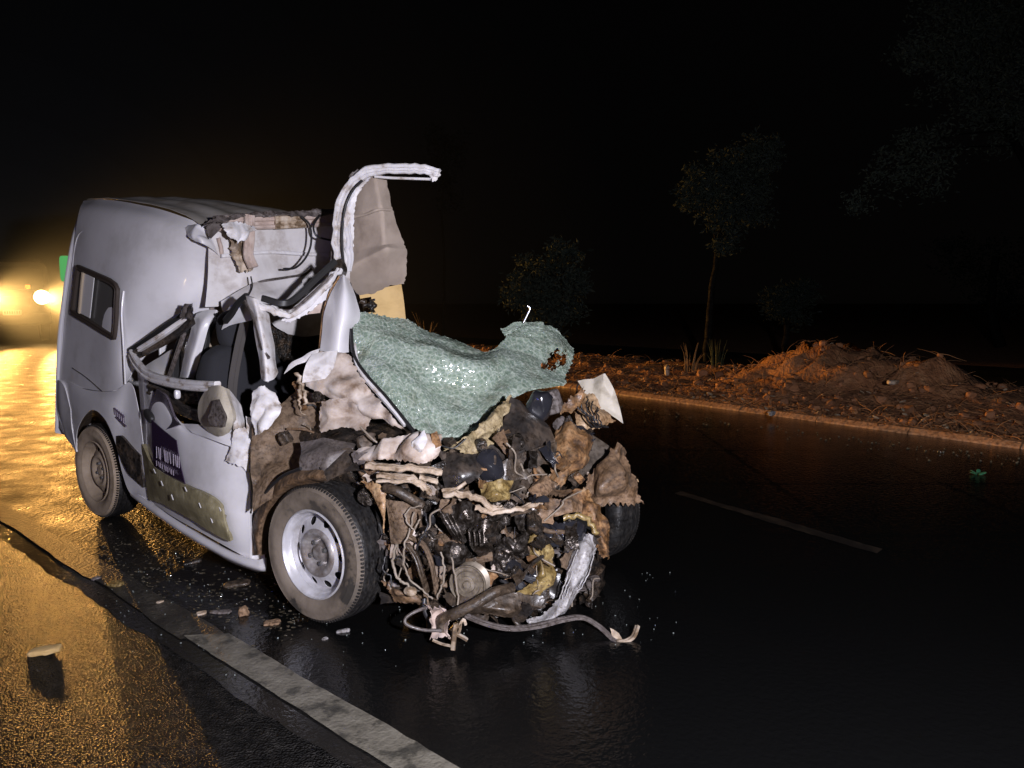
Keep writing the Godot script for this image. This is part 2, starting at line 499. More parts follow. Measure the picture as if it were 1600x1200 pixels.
	g.albedo_texture = noise_map(0.055, 211, FastNoiseLite.TYPE_CELLULAR, 512, ramp([[0.0, 0.70, 0.75, 0.70], [0.10, 0.44, 0.50, 0.44], [0.30, 0.25, 0.32, 0.265], [1.0, 0.185, 0.26, 0.205]]), {"ret": FastNoiseLite.RETURN_DISTANCE2_SUB, "jitter": 1.1})
	g.detail_enabled = true
	g.detail_blend_mode = BaseMaterial3D.BLEND_MODE_MUL
	g.detail_albedo = noise_map(0.012, 212, FastNoiseLite.TYPE_SIMPLEX_SMOOTH, 256, ramp([[0.0, 0.30, 0.27, 0.20], [0.40, 0.85, 0.88, 0.82], [1.0, 1.0, 1.0, 1.0]]))
	g.uv1_triplanar = true
	g.uv1_scale = Vector3.ONE * 1.5
	g.roughness = 0.13
	g.clearcoat_enabled = true
	g.clearcoat = 0.8
	g.clearcoat_roughness = 0.12
	g.heightmap_enabled = true
	g.heightmap_texture = noise_map(0.04, 213, FastNoiseLite.TYPE_CELLULAR, 512, null, {"ret": FastNoiseLite.RETURN_CELL_VALUE, "jitter": 1.1})
	g.heightmap_scale = 0.4
	g.backlight_enabled = true
	g.backlight = lin(0.25, 0.3, 0.26)
	M.glass = g

# ---------- the place ----------
func _ready() -> void:
	fold.seed = 4
	fold.frequency = 1.0
	fold.fractal_octaves = 2
	rng.seed = 20

	var cam := Camera3D.new()
	cam.name = "camera"
	cam.position = EYE
	cam.basis = cam_basis
	cam.fov = 53.13
	cam.near = 0.05
	cam.far = 400.0
	add_child(cam)

	var env := Environment.new()
	env.background_mode = Environment.BG_SKY
	var sky_m := ProceduralSkyMaterial.new()
	sky_m.sky_top_color = lin(0.0006, 0.0006, 0.0007)
	sky_m.sky_horizon_color = lin(0.0012, 0.0010, 0.0009)
	sky_m.ground_bottom_color = Color.BLACK
	sky_m.ground_horizon_color = lin(0.0012, 0.0010, 0.0009)
	sky_m.sky_curve = 0.2
	var sky := Sky.new()
	sky.sky_material = sky_m
	env.sky = sky
	env.tonemap_mode = Environment.TONE_MAPPER_LINEAR
	env.tonemap_exposure = 1.0
	env.sdfgi_enabled = true
	env.ssao_enabled = true
	env.ssil_enabled = true
	env.volumetric_fog_enabled = true
	env.volumetric_fog_density = 0.0
	var we := WorldEnvironment.new()
	we.name = "environment"
	we.environment = env
	add_child(we)

	# the phone's flash, beside the lens
	var flash := SpotLight3D.new()
	flash.name = "phone_flash"
	flash.position = EYE + Vector3(0.75, 0.15, 0.2)
	flash.rotation_degrees = Vector3(-9, 4, 0)
	flash.light_color = Color(0.955, 0.95, 1.0)
	flash.light_energy = 26.0
	flash.light_size = 0.05
	flash.spot_angle = 52.0
	flash.spot_angle_attenuation = 0.7
	flash.spot_range = 60.0
	flash.spot_attenuation = 2.0
	flash.shadow_enabled = true
	add_child(flash)

	# the patrol car behind the photographer: a blue beacon and its two small headlamps
	for q in [["patrol_beacon", Vector3(-2.6, 1.55, 3.2), Color(0.25, 0.35, 1.0), 1.6, 0.05], ["patrol_headlamp", Vector3(-3.1, 0.85, 2.6), Color(1.0, 0.86, 0.66), 1.2, 0.06], ["patrol_headlamp", Vector3(-1.9, 0.85, 3.4), Color(1.0, 0.9, 0.75), 1.2, 0.06]]:
		var l := OmniLight3D.new()
		l.name = q[0]
		l.position = q[1]
		l.light_color = q[2]
		l.light_energy = q[3]
		l.light_size = q[4]
		l.omni_range = 60.0
		l.omni_attenuation = 2.0
		l.shadow_enabled = true
		add_child(l, true)

	make_materials()
	make_ground()
	make_truck()
	make_trees()
	van = Node3D.new()
	van.name = "wrecked_van"
	add_child(van)
	van.transform = van_frame
	tag(van, "white panel van with its whole front end crushed and its cab roof torn upward", "van")
	make_van_body()
	make_wheels()
	make_cab()
	make_front()
	make_scrap()
	make_debris()

func van_ground(called: String, quad: Array, y: float, m: Material, cells := Vector2i(1, 1), wander := [0.0, 0.0]) -> MeshInstance3D:
	var v := PackedVector3Array()
	var ix := PackedInt32Array()
	for j in cells.y + 1:
		for i in cells.x + 1:
			var a: Vector2 = quad[0].lerp(quad[1], float(i) / cells.x)
			var b: Vector2 = quad[3].lerp(quad[2], float(i) / cells.x)
			var p := a.lerp(b, float(j) / cells.y)
			if j == 0 or j == cells.y:
				var e: float = wander[0 if j == 0 else 1]
				p.y += e * (fold.get_noise_2d(p.x * 1.1, y * 3000.0 + j * 9.0) + 0.6 * fold.get_noise_2d(p.x * 14.0, y * 5000.0 + j * 5.0))
			var w := van_frame * Vector3(p.x, 0, p.y)
			v.append(Vector3(w.x, y, w.z))
	for j in cells.y:
		for i in cells.x:
			var e := j * (cells.x + 1) + i
			ix.append_array(PackedInt32Array([e, e + 1, e + cells.x + 1, e + 1, e + cells.x + 2, e + cells.x + 1]))
	var mesh := build(v, ix)
	var n: PackedVector3Array = mesh.surface_get_arrays(0)[Mesh.ARRAY_NORMAL]
	if n[0].y < 0.0:
		ix.reverse()
		mesh = build(v, ix)
	var o := put(self, called, mesh, m)
	o.set_meta("kind", "structure")
	return o

func make_ground() -> void:
	var grains := noise_map(0.13, 301, FastNoiseLite.TYPE_CELLULAR, 1024, null, {"ret": FastNoiseLite.RETURN_DISTANCE, "jitter": 1.0})
	var fine := noise_map(0.03, 302, FastNoiseLite.TYPE_SIMPLEX_SMOOTH, 1024, null, {"octaves": 5, "gain": 0.62})
	var asphalt := StandardMaterial3D.new()
	asphalt.resource_name = "wet asphalt"
	asphalt.albedo_texture = noise_map(0.01, 303, FastNoiseLite.TYPE_SIMPLEX_SMOOTH, 512, ramp([[0.0, 0.004, 0.004, 0.004], [0.55, 0.009, 0.0085, 0.008], [1.0, 0.02, 0.018, 0.016]]), {"octaves": 6, "gain": 0.65})
	asphalt.roughness_texture = noise_map(0.006, 304, FastNoiseLite.TYPE_SIMPLEX_SMOOTH, 512, gray([[0.0, 0.25], [0.5, 0.38], [1.0, 0.5]]), {"octaves": 5})
	asphalt.roughness = 1.0
	asphalt.uv1_triplanar = true
	asphalt.uv1_world_triplanar = true
	asphalt.uv1_scale = Vector3.ONE * 0.8
	asphalt.heightmap_enabled = true
	asphalt.heightmap_texture = fine
	asphalt.heightmap_scale = 0.7
	asphalt.metallic_specular = 0.38
	var shoulder_m := asphalt.duplicate()
	shoulder_m.resource_name = "coarse wet chippings"
	shoulder_m.heightmap_texture = grains
	shoulder_m.heightmap_scale = 3.2
	shoulder_m.roughness_texture = null
	shoulder_m.roughness = 0.17
	shoulder_m.metallic_specular = 0.13
	shoulder_m.uv1_scale = Vector3.ONE * 0.9
	shoulder_m.albedo_texture = noise_map(0.03, 306, FastNoiseLite.TYPE_SIMPLEX_SMOOTH, 512, ramp([[0.0, 0.008, 0.008, 0.008], [0.5, 0.02, 0.019, 0.018], [1.0, 0.06, 0.055, 0.05]]), {"octaves": 6, "gain": 0.7})
	var band_m := asphalt.duplicate()
	band_m.resource_name = "smooth wet tar seam"
	band_m.roughness_texture = null
	band_m.roughness = 0.12
	band_m.heightmap_scale = 0.12
	band_m.albedo_texture = null
	band_m.albedo_color = lin(0.012, 0.011, 0.010)
	var soil := StandardMaterial3D.new()
	soil.resource_name = "red soil"
	soil.albedo_texture = noise_map(0.02, 307, FastNoiseLite.TYPE_SIMPLEX_SMOOTH, 512, ramp([[0.0, 0.12, 0.048, 0.02], [0.5, 0.32, 0.14, 0.058], [1.0, 0.46, 0.26, 0.13]]), {"octaves": 6, "gain": 0.65})
	soil.uv1_triplanar = true
	soil.uv1_world_triplanar = true
	soil.uv1_scale = Vector3.ONE * 0.45
	soil.roughness = 0.85
	soil.heightmap_enabled = true
	soil.heightmap_texture = fine
	soil.heightmap_scale = 3.0
	M.soil = soil
	var plane := PlaneMesh.new()
	plane.size = Vector2(400, 400)
	var ground := put(self, "ground", plane, soil)
	ground.position.y = -0.04
	ground.set_meta("kind", "structure")
	van_ground("road", [Vector2(-90, 0.43), Vector2(40, 0.43), Vector2(40, -13.5), Vector2(-90, -22.0)].map(func(p): return p), 0.0, asphalt)
	van_ground("road_shoulder", [Vector2(-90, 4.2), Vector2(40, 4.2), Vector2(40, 0.40), Vector2(-90, 0.40)], -0.0020, shoulder_m)
	van_ground("tar_seam", [Vector2(-20, 0.74), Vector2(0.9, 0.50), Vector2(0.9, 0.41), Vector2(-20, 0.41)], -0.0010, band_m, Vector2i(260, 1), [0.025, 0.0])
	# the standing film of water in which the front of the van is mirrored
	var film_m := asphalt.duplicate()
	film_m.resource_name = "asphalt under a film of water"
	film_m.heightmap_scale = 0.16
	film_m.albedo_texture = null
	film_m.albedo_color = lin(0.004, 0.004, 0.004)
	film_m.roughness_texture = noise_map(0.006, 305, FastNoiseLite.TYPE_SIMPLEX_SMOOTH, 512, gray([[0.0, 0.08], [0.5, 0.12], [1.0, 0.18]]), {"octaves": 5})
	van_ground("wet_road_film", [Vector2(-1.0, 0.34), Vector2(14, 0.34), Vector2(14, -4.4), Vector2(-7.0, -7.97)], 0.0025, film_m, Vector2i(30, 16))
	# edge line: worn thermoplastic paint
	var line_m := plain("worn road paint", Color.WHITE, 0.45, {"stops": [[0.0, 0.03, 0.028, 0.024], [0.3, 0.06, 0.055, 0.044], [0.42, 0.12, 0.108, 0.085], [0.8, 0.165, 0.15, 0.12], [1.0, 0.2, 0.19, 0.155]], "freq": 0.02, "seed": 310, "scale": 1.2})
	line_m.heightmap_enabled = true
	line_m.heightmap_texture = fine
	line_m.heightmap_scale = 0.3
	van_ground("road_edge_line", [Vector2(-0.42, 0.425), Vector2(20, 0.43), Vector2(20, 0.305), Vector2(-0.30, 0.29)], 0.0050, line_m, Vector2i(420, 1), [0.007, 0.007])
	var faded_m := plain("almost worn off road paint", Color.WHITE, 0.4, {"stops": [[0.0, 0.012, 0.011, 0.010], [0.5, 0.03, 0.027, 0.022], [1.0, 0.08, 0.072, 0.058]], "freq": 0.02, "seed": 313, "scale": 1.2})
	faded_m.heightmap_enabled = true
	faded_m.heightmap_texture = fine
	faded_m.heightmap_scale = 0.6
	van_ground("faded_edge_line", [Vector2(-40, 0.43), Vector2(-0.40, 0.43), Vector2(-0.28, 0.29), Vector2(-40, 0.30)], 0.0040, faded_m, Vector2i(300, 1), [0.02, 0.02])
	var dash_m := plain("worn brownish lane paint", Color.WHITE, 0.5, {"stops": [[0.0, 0.004, 0.004, 0.004], [0.45, 0.006, 0.0055, 0.005], [0.7, 0.018, 0.014, 0.010], [1.0, 0.032, 0.025, 0.018]], "freq": 0.02, "seed": 311, "scale": 1.0})
	van_ground("lane_line", [Vector2(-0.1, -2.93), Vector2(1.36, -2.515), Vector2(1.36, -2.63), Vector2(-0.1, -3.01)], 0.0050, dash_m, Vector2i(60, 1), [0.02, 0.02])
	# kerb and the verge behind it
	var a := ground_at(1600, 700)
	var b := ground_at(975, 617)
	var along := (b - a).normalized()
	var away := Vector3(-along.z, 0, along.x)
	if away.dot(a) < 0.0:
		away = -away
	var kerb_m := plain("soil stained concrete kerb", Color.WHITE, 0.8, {"stops": [[0.0, 0.34, 0.17, 0.08], [0.5, 0.56, 0.31, 0.155], [1.0, 0.62, 0.40, 0.24]], "freq": 0.02, "seed": 312, "scale": 0.9, "bump": 1.0})
	var kerb := Node3D.new()
	kerb.name = "kerb"
	add_child(kerb)
	kerb.set_meta("kind", "structure")
	var kp := PackedVector2Array([Vector2(-0.10, -0.1), Vector2(-0.095, 0.02), Vector2(-0.04, 0.06), Vector2(0.06, 0.064), Vector2(0.075, 0.055), Vector2(0.075, -0.1)])
	var length := 1.0
	for k in range(-7, 50):
		var p := a + along * (k * length + 0.006)
		var q := a + along * ((k + 1) * length - 0.006)
		var wob := Vector3(0, fold.get_noise_2d(k * 3.1, 1.0) * 0.008, 0) + away * fold.get_noise_2d(k * 2.7, 8.0) * 0.01
		put(kerb, "kerb_stone", sweep_mesh([p + wob, q + wob], kp, {"smooth": false, "n": 1}), kerb_m)
	# verge: a field of heights behind the kerb with soil heaps
	var heaps := [[1300, 545, 10.6, 1.15, 0.85], [1415, 566, 9.9, 0.75, 0.6], [1490, 590, 9.3, 0.6, 0.55], [1105, 578, 12.2, 0.9, 0.5], [1040, 585, 12.6, 0.7, 0.5], [905, 562, 14.0, 0.9, 0.7], [1215, 585, 11.2, 0.8, 0.5], [960, 578, 13.0, 0.9, 0.5], [1250, 556, 10.9, 0.7, 0.5], [1350, 556, 10.2, 0.7, 0.5], [1450, 572, 9.6, 0.6, 0.5], [1530, 606, 8.9, 0.55, 0.5], [1020, 588, 12.4, 0.6, 0.5], [1165, 586, 11.6, 0.6, 0.5]]
	var nu := 300
	var nv := 90
	var rows_w := []
	var v := PackedVector3Array()
	var ix := PackedInt32Array()
	for j in nv + 1:
		for i in nu + 1:
			var u := -7.0 + 50.0 * pow(float(i) / nu, 1.5)
			var w := 0.07 + 26.0 * pow(float(j) / nv, 1.9)
			var p := a + along * u + away * w
			rows_w.append(w)
			var h := 0.035 + 0.16 * smoothstep(0.3, 2.5, w) + 0.05 * fold.get_noise_2d(p.x * 1.1, p.z * 1.1) * smoothstep(0.0, 0.6, w)
			var heap := 0.0
			for q in heaps:
				var c := world_at(q[0], q[1], q[2])
				var d: float = Vector2(p.x - c.x, p.z - c.z).length() / q[3]
				heap = maxf(heap, maxf(c.y - 0.2, 0.05) * exp(-d * d * 1.1))
			h += heap * (1.0 + 0.4 * fold.get_noise_2d(p.x * 2.0 + 40.0, p.z * 2.0))
			var lumps := 0.5 - absf(fold.get_noise_2d(p.x * 1.7 + 5.0, p.z * 1.7)) * 2.0 + 0.5 * (0.5 - absf(fold.get_noise_2d(p.x * 4.1, p.z * 4.1 + 60.0)) * 2.0)
			h += lumps * 0.17 * smoothstep(0.10, 0.45, h) - 0.5 * smoothstep(3.0, 6.0, w)
			h += (0.045 * fold.get_noise_2d(p.x * 4.0, p.z * 4.0 + 7.0) + 0.03 * fold.get_noise_2d(p.x * 11.0, p.z * 11.0)) * smoothstep(0.0, 0.5, w)
			v.append(Vector3(p.x, h, p.z))
	var far_ix := PackedInt32Array()
	for j in nv:
		for i in nu:
			var e := j * (nu + 1) + i
			var two := PackedInt32Array([e, e + nu + 1, e + 1, e + 1, e + nu + 1, e + nu + 2])
			if rows_w[e] < 2.9:
				ix.append_array(two)
			else:
				far_ix.append_array(two)
	var mesh := build(v, ix)
	var flip: bool = mesh.surface_get_arrays(0)[Mesh.ARRAY_NORMAL][5].y < 0.0
	if flip:
		ix.reverse()
		far_ix.reverse()
	var verge := put(self, "verge_terrain", build(v, ix), soil)
	verge.set_meta("kind", "structure")
	var dark_back := put(self, "darkened_back_terrain", build(v, far_ix), plain("soil darkened for shade", Color.WHITE, 0.9, {"stops": [[0.0, 0.010, 0.010, 0.007], [0.5, 0.022, 0.020, 0.013], [1.0, 0.045, 0.035, 0.02]], "freq": 0.02, "seed": 315, "scale": 0.5}))  # ground behind the bank coloured near black in place of shade
	dark_back.set_meta("kind", "structure")
	# dry straw, roots and dead leaves strewn over the heaps
	var straw_m := plain("dry straw", lin(0.30, 0.17, 0.075), 0.8)
	straw_m.vertex_color_use_as_albedo = true
	straw_m.albedo_color = Color.WHITE
	var blade := sweep_mesh([Vector3(-0.1, -0.01, 0), Vector3(0.0, 0.02, 0.012), Vector3(0.09, 0.035, 0.0), Vector3(0.2, 0.02, 0.02)], ring(0.0035, 4), {"n": 2, "radii": [1.0, 0.9, 0.7, 0.3]})
	var leaf := lump_mesh(Vector3(0.07, 0.006, 0.04), 2.5, 0.0, 1.0, 1.0, 2)
	var straws := []
	var leaves := []
	var clods := []
	var clod := lump_mesh(Vector3(0.13, 0.09, 0.11), 2.6, 0.02, 18.0, 2.0, 4)
	for k in 60000:
		var i := rng.randi_range(2, nu - 60)
		var j := int(pow(rng.randf(), 1.2) * 62.0)
		var p := v[j * (nu + 1) + i] + Vector3(rng.randf_range(-0.1, 0.1), 0.0, rng.randf_range(-0.1, 0.1))
		if rows_w[j * (nu + 1) + i] > 3.2:
			continue
		if rng.randf() < 0.13 and p.y > 0.06:
			var s := rng.randf_range(0.12, 0.9) * rng.randf_range(0.4, 1.5)
			var dk := rng.randf_range(0.5, 1.2)
			clods.append([Transform3D(Basis.from_euler(Vector3(rng.randf() * 6.0, rng.randf() * 6.0, 0)).scaled(Vector3.ONE * s), p), Color(0.30 * dk, 0.135 * dk, 0.06 * dk)])
		var big := p.y > 0.27 or fold.get_noise_2d(p.x * 1.3 + 90.0, p.z * 1.3) > 0.12
		var tone := rng.randf_range(0.35, 1.25)
		if big and rng.randf() < 0.32:
			var t := Transform3D(Basis.from_euler(Vector3(rng.randf_range(-0.9, 0.9), rng.randf() * TAU, rng.randf_range(-0.7, 0.9))).scaled(Vector3.ONE * rng.randf_range(0.4, 1.3)), p)
			straws.append([t, Color(0.40 * tone, 0.20 * tone, 0.085 * tone)])
		elif rng.randf() < 0.35:
			var t := Transform3D(Basis.from_euler(Vector3(rng.randf_range(-0.7, 0.7), rng.randf() * TAU, rng.randf_range(-0.7, 0.7))).scaled(Vector3.ONE * rng.randf_range(0.4, 1.3)), p + Vector3(0, 0.012, 0))
			var pale := rng.randf() < 0.12
			leaves.append([t, Color(0.42, 0.33, 0.22) if pale else Color(0.34 * tone, 0.16 * tone, 0.065 * tone)])
	for q in [["dry_grass", blade, straws], ["dead_leaves", leaf, leaves], ["soil_clods", clod, clods]]:
		var o := many(self, q[0], q[1], q[2], straw_m)
		o.set_meta("kind", "stuff")
	tag(get_node("dry_grass"), "tangled dry straw and roots strewn over the soil heaps", "dry grass")
	tag(get_node("dead_leaves"), "small dead leaves scattered over the red verge", "leaves")
	tag(get_node("soil_clods"), "loose clods of red soil spilled over the bank behind the kerb", "soil clods")
	# upright weeds on the verge
	var weed_m := plain("dull green weed", lin(0.03, 0.04, 0.016), 0.9)
	weed_m.backlight_enabled = true
	weed_m.backlight = lin(0.1, 0.1, 0.04)
	var dry_m := plain("dry weed", lin(0.16, 0.10, 0.05), 0.8)
	for q in [[1120, 592, 12.4, 0.55, 22, weed_m, "green tuft of weeds beside the low straw heap under the tall thin tree"], [1078, 590, 12.0, 0.5, 16, dry_m, "dry pale tuft of straw standing at the foot of the tall thin tree"], [665, 500, 16.5, 0.9, 16, dry_m, "thin dry stalks behind the van beside its inner panel coloured as lamp-lit"]]:
		var foot := world_at(q[0], q[1], q[2])
		foot.y = 0.18
		var t := base("weed_tuft", foot)
		for k in q[4]:
			var dir := rng.randf() * TAU
			var r: float = rng.randf_range(0.05, 0.28) * q[3]
			var hh: float = rng.randf_range(0.5, 1.0) * q[3]
			var foot2 := Vector3(cos(dir), 0, sin(dir)) * 0.08
			put(t, "stalk", sweep_mesh([foot2, foot2 + Vector3(cos(dir) * r * 0.3, hh * 0.6, sin(dir) * r * 0.3), foot2 + Vector3(cos(dir) * r, hh, sin(dir) * r)], ring(0.006, 4), {"n": 3, "radii": [1.0, 0.9, 0.25]}), q[5])
		tag(t, q[6], "weeds", "weeds on the verge")
	# haze round the truck, also standing in for its headlights' lens glare: banks one inside the other, thicker towards the lamps
	for k in 10:
		var mist := FogVolume.new()
		mist.name = "glare_haze"
		mist.shape = RenderingServer.FOG_VOLUME_SHAPE_ELLIPSOID
		var r: float = [40.0, 33.0, 27.0, 21.0, 16.5, 12.5, 9.5, 7.0, 5.0, 3.4][k]
		mist.size = Vector3(r, r * 0.9, r)
		var fm := FogMaterial.new()
		fm.albedo = Color(0.82, 0.88, 0.96)
		fm.density = [0.0006, 0.001, 0.0018, 0.0035, 0.007, 0.010, 0.013, 0.016, 0.02, 0.026][k]
		mist.material = fm
		add_child(mist, true)
		mist.position = Vector3(-16.5, 1.4, -24.0)
		mist.set_meta("kind", "stuff")
		tag(mist, "thin haze added as lens glare round the truck's headlights", "mist", "banks of haze for lens glare")

func many(parent: Node, called: String, mesh: Mesh, list: Array, m: Material) -> MultiMeshInstance3D:
	var mm := MultiMesh.new()
	mm.transform_format = MultiMesh.TRANSFORM_3D
	mm.use_colors = true
	mm.mesh = mesh
	mm.instance_count = list.size()
	for k in list.size():
		mm.set_instance_transform(k, list[k][0])
		mm.set_instance_color(k, list[k][1])
	var o := MultiMeshInstance3D.new()
	o.name = called
	o.multimesh = mm
	o.material_override = m
	parent.add_child(o, true)
	return o

func lamp(parent: Node3D, called: String, where: Vector3, aim: Vector3, energy: float, c: Color, cone: float) -> void:
	var l := SpotLight3D.new()
	l.name = called
	parent.add_child(l, true)
	l.position = where
	l.look_at_from_position(parent.global_transform * where, aim)
	l.light_energy = energy
	l.light_color = c
	l.light_size = 0.09
	l.spot_angle = cone
	l.spot_angle_attenuation = 1.0
	l.spot_range = 120.0
	l.spot_attenuation = 2.0
	l.shadow_enabled = true

# the vehicle whose headlights face the camera
func make_truck() -> void:
	var foot := world_at(19, 460, 24.0)
	foot.y = 0.0
	var t := base("oncoming_truck", foot, atan2(0.62, 0.78))
	var body := plain("dark truck paint", lin(0.03, 0.028, 0.026), 0.4)
	var dark := plain("black truck plastic", lin(0.012, 0.012, 0.012), 0.5)
	var front := PackedVector2Array([Vector2(-1.0, 0.55), Vector2(-1.03, 0.7), Vector2(-1.03, 1.75), Vector2(-0.98, 2.35), Vector2(-0.86, 2.52), Vector2(0.86, 2.52), Vector2(0.98, 2.35), Vector2(1.03, 1.75), Vector2(1.03, 0.7), Vector2(1.0, 0.55)])
	put(t, "cab", sweep_mesh([Vector3(0, 0, -2.1), Vector3(0, 0, -0.12), Vector3(0, 0.0, 0)], front, {"smooth": false, "n": 1, "line": true, "radii": [1.0, 1.0, 0.985]}), body)
	var box := PackedVector2Array([Vector2(-1.1, 0.9), Vector2(-1.1, 2.7), Vector2(1.1, 2.7), Vector2(1.1, 0.9)])
	put(t, "cargo_body", sweep_mesh([Vector3(0, 0, -7.2), Vector3(0, 0, -2.3)], box, {"smooth": false, "n": 1}), body)
	lump(t, "windscreen", Vector3(0, 1.98, -0.02), Vector3(1.75, 0.72, 0.08), plain("dark windscreen glass", lin(0.01, 0.01, 0.012), 0.1), {"power": 8.0})
	lump(t, "grille", Vector3(0, 1.28, 0.0), Vector3(1.0, 0.28, 0.06), dark, {"power": 8.0})
	lump(t, "bumper", Vector3(0, 0.72, 0.06), Vector3(2.05, 0.36, 0.24), dark, {"power": 7.0})
	var plate := lump(t, "number_plate", Vector3(-0.05, 0.93, 0.19), Vector3(0.5, 0.17, 0.015), plain("plate enamel", lin(0.6, 0.58, 0.62), 0.4), {"power": 9.0})
	plate.rotation.x = 0.05
	var ink := plain("plate characters", lin(0.05, 0.05, 0.07), 0.5)
	for k in 7:
		lump(t, "plate_character", Vector3(-0.05 - 0.19 + k * 0.063, 0.925, 0.1995), Vector3(0.034 if k != 4 else 0.02, 0.085, 0.004), ink, {"power": 8.0, "n": 2})
	for s in [-1, 1]:
		var w := lathe(t, "wheel", Vector3(s * 0.9, 0.42, -0.75), Vector3(s, 0, 0), [Vector2(0.22, 0.08), Vector2(0.40, 0.10), Vector2(0.42, 0.06), Vector2(0.42, -0.12), Vector2(0.3, -0.14)], M.rubber, 24)
		w.position.y = 0.42
		var hl := Node3D.new()
		hl.name = "headlight"
		t.add_child(hl, true)
		hl.position = Vector3(s * 0.78, 1.40, 0.03)
		var glow := StandardMaterial3D.new()
		glow.resource_name = "lit headlight"
		glow.albedo_color = Color(1, 0.9, 0.7)
		glow.emission_enabled = true
		glow.emission = Color(1.0, 0.80, 0.50)
		glow.emission_energy_multiplier = 26.0
		var lens := put(hl, "lens", lathe_mesh([Vector2(0.0, 0.06), Vector2(0.12, 0.05), Vector2(0.21, 0.02), Vector2(0.22, 0.0)], 28), glow)
		lens.position.z = 0.0
		put(hl, "surround", lathe_mesh([Vector2(0.22, 0.0), Vector2(0.225, 0.05), Vector2(0.255, 0.05), Vector2(0.26, -0.05)], 28), dark)
	var aim := world_at(1420, 640, 9.0)
	for s in [-1, 1]:
		lamp(t, "headlight_beam", Vector3(s * 0.78, 1.40, 0.16), aim, 520.0, Color(1.0, 0.72, 0.37), 22.3)
	var amber := StandardMaterial3D.new()
	amber.resource_name = "lit amber marker lamp"
	amber.emission_enabled = true
	amber.emission = Color(1.0, 0.5, 0.08)
	amber.emission_energy_multiplier = 2.0
	lump(t, "marker_lamp", Vector3(0.42, 1.72, 0.05), Vector3(0.13, 0.12, 0.06), amber, {"power": 6.0, "n": 4})
	tag(t, "dark truck with blazing headlights facing the camera behind the van", "truck")
	# green reflective post behind the van; its glow stands in for returned flash
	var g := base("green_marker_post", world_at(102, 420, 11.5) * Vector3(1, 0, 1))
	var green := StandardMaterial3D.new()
	green.resource_name = "green reflective panel with added glow"
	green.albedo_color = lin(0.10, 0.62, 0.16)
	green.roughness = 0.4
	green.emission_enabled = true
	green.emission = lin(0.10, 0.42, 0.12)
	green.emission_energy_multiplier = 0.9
	lump(g, "glow_added_panel", Vector3(0, 1.80, 0), Vector3(0.15, 0.38, 0.05), green, {"power": 6.0})
	lump(g, "post", Vector3(0.02, 0.85, -0.03), Vector3(0.05, 1.7, 0.05), plain("galvanised post", lin(0.25, 0.25, 0.25), 0.5), {"power": 6.0})
	tag(g, "green reflective panel with an added glow on a post peeking out past the van's rear corner", "sign")

